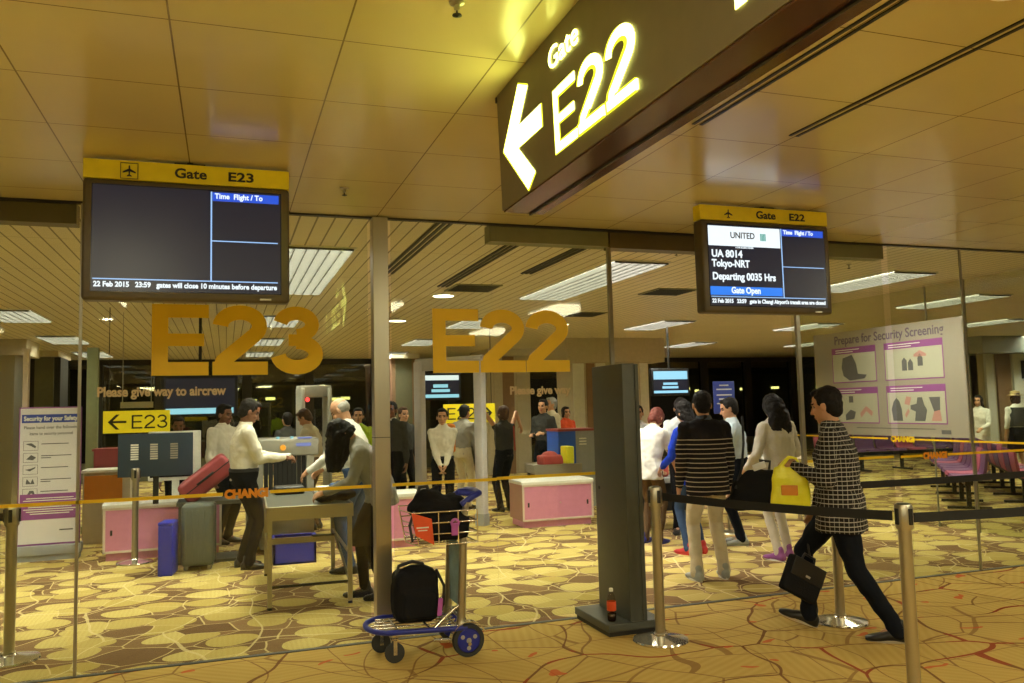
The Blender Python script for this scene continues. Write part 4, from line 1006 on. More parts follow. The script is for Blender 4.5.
# left clad column and wall strips
lc = empty('clad_column', (-3.98, 16.5, 0), 0, 'stainless clad square column at the left edge', 'column')
MB().box((-.75, 0, 0), (.47, .9, 2.74)).build('steel_cladding', 'steel', lc, None, .006)
MB().box((-.85, -.05, 2.74), (.66, 1.0, 3.02)).build('capital', 'wallcream', lc)
tag(MB().box((-2.235, 10.9, 0), (-2.18, 11.0, 2.40)).box((-2.26, 10.88, 0), (-2.16, 11.02, .04)).box((-2.245, 10.89, 2.40), (-2.17, 11.01, 2.43)).build('upright_strip', 'pinkframe'), 'narrow pinkish upright at the left edge behind the poster stand', 'post')
o = tag(MB().box((-1.86, 12.95, 0), (-1.72, 13.1, 2.6)).box((-1.9, 12.9, 0), (-1.68, 13.15, .1)).build('pale_green_post', 'paleolive'), 'pale green door frame upright beside the glass joint at the left', 'post')
def pillar(x0, x1, y, strips, cap_z, lab, capx=.25, core='wallcream'):
    r = empty('panelled_pillar', ((x0 + x1) / 2, y, 0), 0, lab, 'pillar'); h = (x1 - x0) / 2
    MB().box((-h, 0, 0), (h, .9, cap_z)).build('core', core, r)
    for a0, a1, m_ in strips:
        MB().box((-h + (x1 - x0) * a0, -.02, .0), (-h + (x1 - x0) * a1, .0, cap_z)).build('facing_strip', m_, r)
    MB().box((-h - capx, -.3, cap_z), (h + capx, 1.2, H + .02)).build('capital', 'wallcream', r)
pillar(6.95, 8.75, 16.0, [(.0, .14, 'white'), (.17, .28, 'wallbrown'), (.30, .42, 'white'), (.88, .99, 'white')], 2.5, 'wide cream and brown panelled pillar half hidden by the tall grey screen')
pillar(5.98, 7.1, 19.0, [(.05, .3, 'wallcream'), (.36, .62, 'wallbrown'), (.68, .98, 'wallcream')], 2.85, 'panelled cream and brown pillar seen behind the letters Please give way', .05)
pillar(3.9, 4.6, 20.5, [(.2, .8, 'wallolive')], 2.9, 'distant olive pillar right of the white gate post', .0, 'wallbrown')
pillar(-3.9, -3.3, 19.5, [(.2, .8, 'wallolive')], 2.9, 'distant olive pillar behind the poster stand', .0, 'mull')

# big security poster on the glass partition
PX = 8.335
pp = empty('partition_poster', (PX, 8.75, 0), 0, 'large translucent Prepare for Security Screening poster on the glass partition', 'poster')
MB().box((0, -1.30, 1.10), (.004, 1.35, 2.56)).build('film', 'poster_film', pp)
def pq(y0, y1, z0, z1, m_, nm_, d=.003): return MB().box((-d, y0 - 8.75, z0), (-.0005, y1 - 8.75, z1)).build(nm_, m_, pp)
text('title_text', 'Prepare for Security Screening', .125, (-.002, 9.66 - 8.75, 2.385), 'W', 'slate', pp, .02, .002, width=1.92)
cells = [(9.72, 8.87, 1.83, 2.33), (8.72, 7.76, 1.83, 2.33), (9.72, 8.87, 1.26, 1.76), (8.72, 7.76, 1.26, 1.76)]
for k, (ya, yb, z0, z1) in enumerate(cells):
    pq(yb, ya, z0, z1, 'purple', 'cell_border', .002)
    pq(yb + .015, ya - .015, z0 + .015, z1 - .09, 'paleprint', 'cell_picture', .004)
    a = MB()
    for j, wd in enumerate((.55, .4)): a.box((-.0055, ya - .08 - (ya - yb) * wd - 8.75, z1 - .04 - j * .03), (-.0025, ya - .08 - 8.75, z1 - .028 - j * .03))
    a.build('heading_lines', 'paper', pp)
def blob(poly, m_, nm_): return MB().prism(poly, lambda u, v, d: V((-.004 - d, u - 8.75, v)), 0, .002).build(nm_, m_, pp)
blob([(9.50, 2.18), (9.32, 2.22), (9.25, 2.1), (9.22, 1.95), (9.05, 1.93), (9.1, 1.88), (9.38, 1.86), (9.50, 1.93), (9.53, 2.05)], 'greyprint', 'person_bending_picture')
blob([(8.42, 1.95), (8.42, 2.08), (8.38, 2.12), (8.34, 2.08), (8.34, 1.95)], 'greyprint', 'figures_picture')
blob([(8.32, 1.95), (8.32, 2.05), (8.28, 2.10), (8.24, 2.05), (8.24, 1.95)], 'greyprint', 'figures_picture')
blob([(8.16, 2.0), (8.16, 2.1), (8.12, 2.16), (8.08, 2.1), (8.08, 2.0)], 'greyprint', 'figures_picture')
blob([(8.22, 2.15), (8.12, 2.2), (8.02, 2.15), (8.02, 2.12), (8.22, 2.12)], 'pinkprint', 'machine_picture')
blob([(9.42, 1.55), (9.42, 1.64), (9.34, 1.64), (9.34, 1.55)], 'greyprint', 'items_picture')
blob([(9.5, 1.3), (9.5, 1.38), (9.4, 1.45), (9.3, 1.42), (9.34, 1.32)], 'greyprint', 'items_picture')
blob([(9.22, 1.4), (9.1, 1.5), (8.98, 1.42), (9.0, 1.36), (9.1, 1.43), (9.2, 1.34)], 'pinkprint', 'hand_picture')
blob([(8.62, 1.30), (8.64, 1.45), (8.60, 1.55), (8.55, 1.60), (8.50, 1.55), (8.47, 1.45), (8.46, 1.30)], 'greyprint', 'figures_picture')
blob([(8.26, 1.30), (8.24, 1.42), (8.32, 1.45), (8.32, 1.50), (8.22, 1.52), (8.2, 1.60), (8.13, 1.60), (8.10, 1.5), (8.06, 1.44), (8.1, 1.3)], 'greyprint', 'figures_picture')
blob([(8.02, 1.60), (7.85, 1.60), (7.86, 1.44), (7.95, 1.42)], 'greyprint', 'trouser_picture')
blob([(7.95, 1.42), (7.86, 1.44), (7.84, 1.30), (8.0, 1.30)], 'pinkprint', 'foot_picture')
blob([(8.34, 1.50), (8.3, 1.60), (8.38, 1.62), (8.42, 1.52)], 'pinkprint', 'palm_picture')
blob([(8.42, 1.38), (8.36, 1.46), (8.34, 1.42), (8.40, 1.34)], 'pinkprint', 'arm_picture')
pq(7.95, 9.3, 1.195, 1.205, 'greyprint', 'footer_line')
pq(7.72, 7.86, 1.14, 1.19, 'greyprint', 'footer_mark')

# ------------------------------------------------------------ beam seating at the right
def seat_unit(r, x, m_, back=True):
    S = MB()
    prof = [(-.22, .43), (-.20, .455), (0, .44), (.18, .45), (.215, .48), (.24, .56), (.265, .80), (.255, .83), (.235, .80), (.20, .56), (.18, .50), (.15, .475), (0, .465), (-.2, .475)]
    return MB().prism([(a, b2) for a, b2 in prof], lambda u, v, d: V((x + d, -u if False else u, v)), -.235, .235).build('seat_shell', m_, r, 30, .006)
def beam_row(x, y, rz, n, mats, lab):
    r = empty('beam_seating', (x, y, 0), rz, lab, 'bench')
    for k in range(n): seat_unit(r, .27 + k * .54, mats[k % len(mats)])
    MB().box((0, -.05, .34), (n * .54, .05, .41)).build('beam', 'black', r)
    for k in range(0, n + 1, 2):
        xx = min(max(k * .54, .15), n * .54 - .15)
        l = MB().box((xx - .03, -.03, .03), (xx + .03, .03, .36)).build('leg', 'black', r)
        MB().box((xx - .03, -.28, 0), (xx + .03, .28, .035)).build('leg_foot', 'black', l)
    return r
a45 = math.atan2(12.3 - 9.03, 12.8 - 9.84)
# local +X runs along the row, local -Y is the front of the seats
beam_row(12.8, 12.13, a45 + PI, 8, ['seatpurple', 'seatpurple', 'seatpink', 'seatpurple'], 'purple and pink beam seats running diagonally away behind the upper belt')
beam_row(10.50, 8.35, a45, 8, ['seatpink', 'seatpurple'], 'second diagonal row of pink and purple seats, backs near the right edge')
beam_row(12.3, 14.9, R(-3), 9, ['seatpink', 'seatpurple', 'seatpurple', 'seatpurple'], 'far straight row of purple seats below the security poster')
beam_row(12.2, 8.1, R(200), 3, ['seatpink', 'seatpurple'], 'short row of pink seats at the right edge')

# far right paneled wall with bulkhead
slab('wall_panel_right', (17.6, 15.2, 0), (34, 15.4, 2.75), 'wallcream')
slab('trim_bulkhead', (16.9, 14.6, 2.62), (34, 15.3, 3.02), 'lavdark')
for k, (x0, x1, m_) in enumerate(((17.6, 17.85, 'white'), (17.95, 18.4, 'wallbrown'), (18.5, 18.95, 'white'), (19.05, 19.5, 'wallbrown'), (19.6, 20.4, 'white'))):
    slab('trim_panel_%d' % (k + 1), (x0, 15.15, 0), (x1, 15.22, 2.62), m_)
o = tag(MB().rbox((18.75, 15.08, 2.0), (19.1, 15.15, 2.45), .01).build('wall_notice', 'black'), 'small dark wall notice on the panelled far right wall', 'sign')
far_screen(20.4, 21.6, 14.4, 2.35, 2.62, [(0, 0, 1, 1, 'e_scrblue')], 'small blue-lit sign under the bulkhead at the right edge')

# ------------------------------------------------------------ people
def frame_at(o, pitch, yaw=0., roll=0.):      # head frame: x right, y forward, z up ; positive pitch looks down
    return M.Translation(o) @ M.Rotation(-yaw, 4, 'Z') @ M.Rotation(-pitch, 4, 'X') @ M.Rotation(roll, 4, 'Y')
def ik(a, b, l1, l2, hint):
    d = b - a; L = d.length
    if L > (l1 + l2) * .995: b = a + d.normalized() * (l1 + l2) * .995; d = b - a; L = d.length
    t = d.normalized(); x = (l1 * l1 - l2 * l2 + L * L) / (2 * L); h = math.sqrt(max(l1 * l1 - x * x, 0))
    hv = (hint - t * hint.dot(t))
    hv = hv.normalized() if hv.length > 1e-4 else t.orthogonal()
    return a + t * x + hv * h, b
def hand(mb, wr, d, pn, side, curl=.5, k=1.):     # wrist, direction along the hand, palm normal, side of the thumb (+1/-1)
    d = d.normalized(); pn = (pn - d * pn.dot(d)).normalized(); s = d.cross(pn) * side
    pal = [wr, wr + d * .085 * k]
    mtx = M((tuple(s) + (0,), tuple(d) + (0,), tuple(pn) + (0,), (0, 0, 0, 1))).transposed()
    mb.ell(wr + d * .048 * k, (.040 * k, .052 * k, .016 * k), n=12, mtx=mtx)
    mb.cap(wr - d * .02, wr + d * .03 * k, .024 * k, .026 * k)
    for i, (off, ln) in enumerate(((.029, .070), (.0095, .079), (-.0105, .074), (-.029, .058))):
        p = wr + d * .082 * k + s * off * k; a = 0.25 * curl; r0 = .0088 * k
        for j, f in enumerate((.45, .32, .23)):
            a += curl * (.55 + .25 * j)
            q = p + (d * math.cos(a) + pn * math.sin(a)) * ln * f * 1.15 * k
            mb.cap(p, q, r0, r0 * .9, 8); p = q; r0 *= .9
    p = wr + d * .025 * k + s * .028 * k; a = .6
    dd = (d * .65 + s * .75 + pn * .3 * curl).normalized()
    q = p + dd * .042 * k; mb.cap(p, q, .0125 * k, .0105 * k, 8)
    q2 = q + (dd * .6 + d * .6 + pn * .5 * curl).normalized() * .032 * k; mb.cap(q, q2, .0105 * k, .0085 * k, 8)
def oval(c, fr, a, b, n=20, p=2.3):           # superelliptic ring in frame fr (Matrix 3x3: x right,y fwd)
    out = []
    for j in range(n):
        t = 2 * PI * j / n; ct, sn = math.cos(t), math.sin(t)
        out.append(c + fr @ V((a * math.copysign(abs(ct) ** (2 / p), ct), b * math.copysign(abs(sn) ** (2 / p), sn), 0)))
    return out
def person(label, loc, face, H_=1.72, lean=0., neck=0., hp=0., hy=0., hr=0., lh=None, rh=None, lf=(-.10, 0.), rf=(.10, 0.), hips=None, knee=None,
           top='shirtwhite', sleeves='long', tlen=0., bottoms='trousers', legs='trousers', shoes='shoe', hair='short', haircol='hairblack', skin='skin', vox=.009,
           build=1., twist=0., curl=.5, palm=None, untuck=False, extra=None, elbow=None, cat='person', soles=None, group=None, feet=None, swing=None):
    k = H_ / 1.72
    root = empty('person', loc, R(face), label, cat, group)
    S = lambda p: V(p) * k
    pel = S(hips or (0, 0, .93))
    def seg(c, L, a): return c + V((0, math.sin(a), math.cos(a))) * L * k
    a0, a1, a2 = lean * .55, lean, lean + neck
    wa = seg(pel, .13, a0); ch = seg(wa, .19, (a0 + a1) / 2); sh = seg(ch, .15, a1); nb = seg(sh, .05, a1)
    hd = seg(nb, .130, a2); hd = hd + V((0, math.cos(a2), -math.sin(a2))) * .018 * k
    tw = M.Rotation(-twist, 3, 'Z'); tw2 = M.Rotation(-twist * .5, 3, 'Z')
    rot = lambda a: M.Rotation(-a, 3, 'X')
    f0, f1, f2 = rot(a0 * .3), rot(a0) @ tw2, rot(a1) @ tw
    shl = sh + f2 @ V((-.168 * build * k, 0, -.035)); shr = sh + f2 @ V((.168 * build * k, 0, -.035))
    arm = {}
    for sd, s0, tgt in ((-1, shl, lh), (1, shr, rh)):
        t = S(tgt) if tgt else s0 + V((sd * .06, .05 + math.sin(lean) * .0, -.53)) * k
        hint = V(elbow) if elbow else V((sd * .45, -1, -.25))
        el, wr = ik(s0, t, .285 * k, .255 * k, hint); arm[sd] = (s0, el, wr)
    leg = {}
    for sd, ft in ((-1, lf), (1, rf)):
        ank = S((ft[0], ft[1], ft[2] if len(ft) > 2 else .085)); hj = pel + V((sd * .088 * k, 0, -.03))
        kn, ank = ik(hj, ank, .43 * k, .425 * k, V((0, 1, 0)) if knee is None else V(knee)); leg[sd] = (hj, kn, ank)
    HF = frame_at(hd, lean + neck + hp, twist + hy, hr)
    k0 = k; kh = k * 1.05
    hx = lambda p: HF @ (V(p) * kh)
    HR = HF.to_3x3()
    def hell(mb, c, r): return mb.ell(hx(c), tuple(q * kh for q in r), n=16, mtx=HR.to_4x4())
    # --- the body: one continuous surface
    B = MB()
    B.loft([oval(pel - f0 @ V((0, 0, .07)) * k, f0, .12 * k * build, .08 * k), oval(pel, f0, .135 * k * build, .09 * k), oval(wa, f1, .115 * k * build, .08 * k), oval(ch, f2, .135 * k * build, .092 * k), oval(sh - f2 @ V((0, 0, .02)), f2, .145 * k * build, .07 * k), oval(nb, f2, .06 * k, .055 * k)])
    B.cap(nb - f2 @ V((0, 0, .03)), hx((0, -.012, -.045)), .056 * k, .052 * k)
    hell(B, (0, -.012, .030), (.074, .094, .090)); hell(B, (0, .020, -.030), (.060, .068, .076)); hell(B, (0, .052, -.088), (.030, .030, .022))
    hell(B, (0, .070, .030), (.052, .018, .012)); hell(B, (-.036, .058, -.020), (.022, .022, .020)); hell(B, (.036, .058, -.020), (.022, .022, .020))
    B.cap(hx((0, .082, .012)), hx((0, .102, -.026)), .007 * k, .0125 * k, 8); hell(B, (0, .093, -.028), (.017, .010, .009))
    hell(B, (0, .080, -.056), (.024, .013, .006)); hell(B, (0, .078, -.066), (.021, .013, .0065))
    for sd in (-1, 1): hell(B, (sd * .077, -.008, -.008), (.011, .019, .031))
    for sd in (-1, 1):
        s0, el, wr = arm[sd]
        B.cap(s0, el, .043 * k * build, .034 * k * build).cap(el, wr, .036 * k * build, .024 * k)
        d = (wr - el).normalized()
        pn = V(palm) if palm else V((-sd, 0, 0)) if d.z < -.6 else V((-sd * .6, 0, -.8))
        hand(B, wr, d, pn, sd if d.z < -.6 else sd, curl, k)
        hj, kn, an = leg[sd]
        B.cap(hj, kn, .068 * k, .046 * k).cap(kn, an, .047 * k, .032 * k).cap(an, an + V((0, .08, -.04)) * k, .03 * k, .025 * k)
    HI = HF.inverted()
    def pick(c):
        q = (HI @ c) / kh
        if q.y > .045 and abs(q.x) < .06:
            if abs(abs(q.x) - .031) < .0135 and abs(q.z - .010) < .0065: return 1
            if abs(abs(q.x) - .032) < .019 and abs(q.z - .030) < .0045: return 2
            if q.y > .07 and abs(q.x) < .022 and abs(q.z + .061) < .0065: return 3
        return 0
    remesh(B, 'body', [skin, 'eye', haircol if haircol != 'hairgrey' else 'hairbrown', 'lip'], root, vox * .72, 2, 0, mfn=pick)
    # --- shirt or jacket
    T = MB(); lo = (.10 if (untuck or tlen > 0) else .045) + tlen
    hem = pel - f0 @ V((0, 0, lo)) * k
    un = untuck or tlen > 0
    wl = .180 if un else .142; wd_ = (.146 if un else .122) * (.4 + .6 * build); db = .35 + .65 * build
    T.loft([oval(hem, f0, wl * k * build, wd_ * k), oval(pel, f0, (.176 if un else .145) * k * build, (.138 if un else .108) * k * db), oval(wa, f1, .158 * k * build, .124 * k * db), oval(ch, f2, .174 * k * build, .130 * k * db), oval(sh - f2 @ V((0, 0, .045 * k)), f2, .188 * k * build, .100 * k), oval(sh + f2 @ V((0, 0, .008 * k)), f2, .150 * k * build, .082 * k), oval(sh + f2 @ V((0, 0, .036 * k)), f2, .105 * k * build, .07 * k), oval(nb + f2 @ V((0, .005, .008 * k)), f2, .070 * k, .068 * k), oval(nb + f2 @ V((0, .005, .030 * k)), f2, .062 * k, .060 * k)])
    for sd in (-1, 1):
        s0, el, wr = arm[sd]
        if sleeves == 'long':
            T.cap(s0, el, .060 * k * build, .050 * k * build).cap(el, wr - (wr - el).normalized() * .012, .050 * k * build, .037 * k)
        elif sleeves == 'short':
            T.cap(s0, s0.lerp(el, .62), .066 * k * build, .058 * k * build)
        elif sleeves == 'rolled':
            T.cap(s0, el, .062 * k * build, .050 * k * build).cap(el, el.lerp(wr, .35), .050 * k * build, .046 * k)
        else: T.cap(s0, s0.lerp(el, .1), .055 * k, .05 * k)
    remesh(T, 'top' if top in ('plaid',) else 'shirt', top, root, vox * 1.15, 2, .013 * k, 11., loc[0] * 3.1)
    # --- trousers / skirt
    P = MB()
    P.loft([oval(pel - f0 @ V((0, 0, .10)) * k, f0, .155 * k * build, .115 * k), oval(pel + V((0, 0, .02)), f0, (.142 if un else .162) * k * build, (.102 if un else .126) * k * (.35 + .65 * build)), oval(wa - V((0, 0, .05)), f1, (.125 if un else .156) * k * build, (.09 if un else .122) * k * (.35 + .65 * build))])
    if bottoms == 'skirt':
        mid = (leg[-1][1] + leg[1][1]) / 2
        P.loft([oval(mid + V((0, 0, -.02)), M.Identity(3), .17 * k, .14 * k), oval((mid + pel) / 2, M.Identity(3), .17 * k, .14 * k), oval(pel, f0, .155 * k, .115 * k)])
    else:
        slim = .86 if bottoms == 'slim' else 1.
        for sd in (-1, 1):
            hj, kn, an = leg[sd]
            P.cap(hj, kn, .092 * k * build * slim, .064 * k * slim)
            P.cap(kn, an + V((0, -.005, .0)), .065 * k * slim, .052 * k * slim)
            P.cap(an + (kn - an).normalized() * .05, an - V((0, 0, .015)), .056 * k * slim, .060 * k * slim)
    remesh(P, 'skirt' if bottoms == 'skirt' else 'trousers', legs, root, vox * 1.15, 2, .008 * k, 10., loc[1] * 2.3)
    # --- shoes
    for i, sd in enumerate((-1, 1)):
        hj, kn, an = leg[sd]
        pit, yw = (feet[i] if feet else (0., sd * -.15))
        F_ = M.Translation(an) @ M.Rotation(yw, 4, 'Z') @ M.Rotation(pit, 4, 'X')
        q = MB(); fr3 = F_.to_3x3()
        def fo(y, z, a, b_): return oval(F_ @ (V((0, y * 1.06, z)) * k), fr3 @ M.Rotation(PI / 2, 3, 'X'), a * k * 1.12, b_ * k * 1.12, 14, 2.4)
        q.loft([fo(-.075, -.050, .020, .024), fo(-.06, -.045, .034, .036), fo(-.02, -.035, .038, .048), fo(.04, -.045, .040, .038), (fo(.10, -.056, .044, .026)), fo(.15, -.060, .038, .020), fo(.185, -.064, .020, .012)])
        q.cap(F_ @ (V((0, -.02, -.02)) * k), F_ @ (V((0, -.02, .03)) * k), .040 * k, .037 * k)
        sh_ = remesh(q, 'shoe', shoes, root, .009, 2)
        z = MB()
        n_ = 16; ring = [(.0 + (.040 if abs(math.sin(2 * PI * j / n_)) else .04) * math.cos(2 * PI * j / n_), .052 + .132 * math.sin(2 * PI * j / n_)) for j in range(n_)]
        z.loft([[F_ @ (V((x * (1.06 if y > .05 else .92), y, zz)) * k) for x, y in ring] for zz in (-.085, -.068)])
        z.build('sole', soles or shoes, sh_, 60)
    # --- hair
    if hair:
        Hh = MB()
        if hair == 'bald':
            hell(Hh, (0, -.034, .016), (.078, .075, .068)); hell(Hh, (0, -.012, .052), (.070, .078, .066)) if False else None
        else:
            hell(Hh, (0, -.026, .045), (.082, .094, .088)); hell(Hh, (0, -.045, .0), (.076, .068, .070)); hell(Hh, (0, -.052, -.045), (.060, .050, .045))
            if hair == 'short':
                hell(Hh, (0, .030, .100), (.050, .045, .024))
                for sd in (-1, 1): hell(Hh, (sd * .070, -.005, .035), (.012, .035, .035))
            if hair in ('bob', 'long', 'wavy'):
                for sd in (-1, 1):
                    hell(Hh, (sd * .066, .005, .0), (.022, .048, .075)); hell(Hh, (sd * .058, -.02, -.055), (.026, .045, .045))
                hell(Hh, (0, -.060, -.045), (.066, .042, .060)); hell(Hh, (0, .035, .098), (.055, .042, .026))
            if hair in ('long', 'wavy'):
                c0 = hx((0, -.062, -.02)); dn = V((0, -.02, -1)).normalized() if hair == 'wavy' or lean < .5 else V((0, .12, -1)).normalized()
                wv = .135 if hair == 'wavy' else (.11 if lean >= .5 else .08)
                if hair == 'wavy': hell(Hh, (0, -.045, -.02), (.108, .095, .135)); hell(Hh, (.05, -.06, -.12), (.08, .07, .10))
                L = .33 if hair == 'wavy' else .36
                fz = M.Rotation(-twist - hy, 3, 'Z')
                back = V((0, -.055, 0)) if lean < .5 else V((0, .03, 0))
                Hh.loft([oval(c0, fz, .075 * k, .055 * k), oval(c0 + dn * L * .35 * k + back * .8, fz, wv * k, .05 * k), oval(c0 + dn * L * .75 * k + back, fz, wv * k, .045 * k), oval(c0 + dn * L * k + back, fz, wv * .55 * k, .03 * k)])
                if lean >= .5:
                    I3 = M.Identity(3); g0 = hx((0, .0, .02))
                    Hh.loft([oval(g0 + V((0, o_y, dz)) * k, I3, a_ * k, b_ * k) for dz, a_, b_, o_y in ((.03, .08, .09, 0), (-.06, .098, .115, .0), (-.16, .10, .115, .01), (-.26, .085, .095, .03), (-.35, .05, .055, .05))])
                    for sd in (-1, 1): Hh.cap(hx((sd * .06, .02, .02)), hx((sd * .06, .02, .0)) + V((0, .02, -.26)) * k, .048 * k, .028 * k)
        remesh(Hh, 'hair', haircol, root, max(vox * .9, .007), 2, .010 if hair in ('wavy',) else (.009 if hair == 'long' else .005), 22. if hair == 'wavy' else 34., loc[0])
    info = dict(root=root, arm=arm, leg=leg, HF=HF, hx=hx, sh=sh, pel=pel, k=k, ch=ch, wa=wa, nb=nb, f2=f2, build=build)
    return info
FA, NE = .012, .0075       # remesh cell: far and near figures
def collar(i, m_, nm_='collar'):
    a = MB(); c = i['nb'] + i['f2'] @ V((0, .004, .02)); a.loft([oval(c - i['f2'] @ V((0, 0, .03)), i['f2'], .078 * i['k'], .072 * i['k']), oval(c + i['f2'] @ V((0, 0, .012)), i['f2'], .064 * i['k'], .060 * i['k'])], cap=True)
    return a.build(nm_, m_, i['root'], 60)
def waist_belt(i, m_='black'):
    b_ = i['build']; q_ = i['k'] * (.35 + .65 * b_); c = i['wa'] - V((0, 0, .085)) * i['k']
    a = MB().loft([oval(c, M.Identity(3), .168 * i['k'] * b_, .132 * q_), oval(c + V((0, 0, .035)), M.Identity(3), .166 * i['k'] * b_, .130 * q_)])
    return a.build('waist_belt', m_, i['root'], 60)

# 1 walking man in the checked shirt
pm = person('man in a black and white checked shirt striding left past the stanchions', (4.02, 4.66, 0), 44, 1.73, lean=.06, neck=.06, hp=.12, hy=.22,
            hips=(0, .02, .90), lf=(-.08, -.29, .088), rf=(.08, .27, .11), feet=[(-.04, .05), (.30, 0)], lh=(-.13, .29, 1.14), rh=(.20, .24, .72),
            top='plaid', tlen=.10, untuck=True, legs='darkjeans', shoes='shoe', soles='sole', hair='short', vox=NE, build=1.22, curl=.7, elbow=(-.5, -.8, -.8))
# feet swap: photo shows left foot trailing near, right foot ahead of camera line
MB().rbox((.02, .165, -.03), (.05, .175, .05), .003).build('phone_clip', 'black', pm['root']) if False else None
yb = empty('plastic_bag', (3.69, 4.79, .84), R(52), 'bright yellow plastic bag with an orange-brown print held up by the walking man', 'bag')
remesh(MB().loft([oval(V((0, 0, 0)), M.Identity(3), .012, .12, 24, 3), oval(V((0, .0, .06)), M.Identity(3), .035, .135, 24, 3), oval(V((0, 0, .22)), M.Identity(3), .03, .12, 24, 3), oval(V((0, 0, .30)), M.Identity(3), .012, .10, 24, 3)]).cap((0, -.07, .29), (0, -.05, .36), .013).cap((0, .07, .29), (0, .0, .37), .013).cap((0, -.05, .36), (0, .0, .37), .013), 'bag_body', 'yellowbag', yb, .008, 2, .008)
MB().rbox((-.045, -.05, .11), (-.03, .06, .18), .006).rbox((.03, -.05, .11), (.045, .06, .18), .006).build('print', 'orangewood', yb, 50)
cs = empty('briefcase', (3.64, 4.80, .24), R(5), 'black soft briefcase swinging low in front of the walking man', 'bag')
mm = M.Rotation(R(28), 4, 'Y')
MB().rbox((-.16, -.035, .02), (.16, .035, .27), .02, mtx=M.Translation(V((.06, 0, .0))) @ mm).build('case_body', 'blacknylon', cs, 50)
mt_ = M.Translation(V((.06, 0, 0))) @ mm
MB().rbox((-.15, -.042, .14), (.15, -.034, .265), .004, mtx=mt_).build('front_flap', 'black', cs, 50)
MB().box((-.02, -.046, .16), (.02, -.041, .175), mtx=mt_).build('clasp', 'tray', cs)
MB().tube([mt_ @ V((-.06, 0, .265)), mt_ @ V((-.05, 0, .31)), mt_ @ V((.05, 0, .31)), mt_ @ V((.06, 0, .265))], .009, 8).tube([mt_ @ V((.0, 0, .31)), (.24, .06, .43)], .007, 8).build('carry_handle', 'black', cs, 60)

# 2 striped sweater man
sm = person('man seen from behind in a black sweater with thin pale stripes and cream chinos', (4.18, 6.60, 0), -12, 1.72, lean=.08, neck=.05, hp=.12, hy=.15,
            lf=(-.15, -.04), rf=(.13, .02), lh=(-.24, .10, .82), rh=(.25, .12, .84), top='sweater', tlen=.07, untuck=True, legs='khaki', shoes='shoegrey', soles='white', vox=NE, build=1.12, twist=0.)
collar(sm, 'navy')
sb = empty('shoulder_bag', (4.55, 6.38, .62), R(-20), 'large black slouched shoulder bag on the hip of the striped sweater man', 'bag')
remesh(MB().loft([oval(V((-.02, 0, 0)), M.Identity(3), .19, .06, 24, 2.6), oval(V((.0, 0, .10)), M.Identity(3), .25, .09, 24, 2.6), oval(V((.03, 0, .24)), M.Identity(3), .24, .075, 24, 2.6), oval(V((.05, 0, .36)), M.Identity(3), .13, .035, 24, 2.6)]).ell((.24, 0, .17), (.07, .06, .10)), 'bag_body', 'blacknylon', sb, .012, 3, .012)
MB().tube([(-.20, -.04, .20), (-.12, .02, .38), (-.07, .11, .60), (-.05, .19, .84)], .012, 8).tube([(.12, 0, .36), (.14, .03, .43), (.05, .06, .44)], .013, 8).build('strap', 'black', sb, 60)
MB().rbox((.08, -.035, .34), (.20, -.02, .40), .008, mtx=M.Rotation(-.3, 4, 'Y')).build('white_cloth', 'whitebag', sb, 50)

# 3 long wavy hair woman
wm = person('woman seen from behind with long wavy dark hair, grey-cream top and pale trousers', (5.36, 7.10, 0), 4, 1.68, lean=.10, neck=.10, hp=.15, hy=.1,
            lf=(-.12, -.05), rf=(.10, .07), lh=(-.26, .22, .93), rh=(.20, .26, 1.0), top='lightgrey', tlen=.12, untuck=True, bottoms='slim', legs='paleleg', shoes='purple', soles='white', hair='wavy', vox=NE, build=1.05)
# 4 blue top woman
bw = person('woman with long straight dark hair, bright blue top, jeans and red shoes', (4.72, 7.75, 0), 10, 1.64, lean=.12, neck=.10, hp=.2, top='blueshirt', legs='jeans', bottoms='slim', shoes='shoered', soles='shoered', hair='long', lh=(-.18, .30, .95), rh=(.18, .30, .98), tlen=.06, untuck=True, vox=.010, build=.92)
# 5 light blue shirt man
person('man in a light blue shirt and dark jeans behind the blue sign stand', (5.50, 8.05, 0), 60, 1.66, lean=.10, hp=.2, top='lightblue', legs='darkjeans', shoes='shoegrey', lh=(-.15, .38, 1.05), rh=(.16, .38, 1.05), vox=.010, skin='skin')
# 6 red-haired woman
rw = person('red-haired woman in a white T-shirt and brown trousers bending over the bench', (4.64, 8.55, 0), -62, 1.60, lean=.30, neck=.25, hp=.25, top='shirtwhite', sleeves='short', tlen=.04, untuck=True, legs='brown', shoes='bluemetal', hair='bob', haircol='hairred', lh=(-.13, .44, .86), rh=(.14, .42, .86), vox=.0095, build=1.02)
MB().cap((.10, .18, 1.02), (.13, .30, .80), .05, .09).build('hanging_bag', 'brown', rw['root'], 60) if False else None
person('dark-haired person in a white top behind the red-haired woman', (5.55, 10.5, 0), 150, 1.60, top='palebl', hair='short', vox=FA, legs='trousers')
person('dark-haired man in a pale shirt bending beside the blue top woman', (5.36, 9.0, 0), 150, 1.70, lean=.25, neck=.2, hp=.2, top='palebl', sleeves='rolled', legs='trousers', lh=(-.12, .42, .98), rh=(.12, .40, .98), vox=.010)
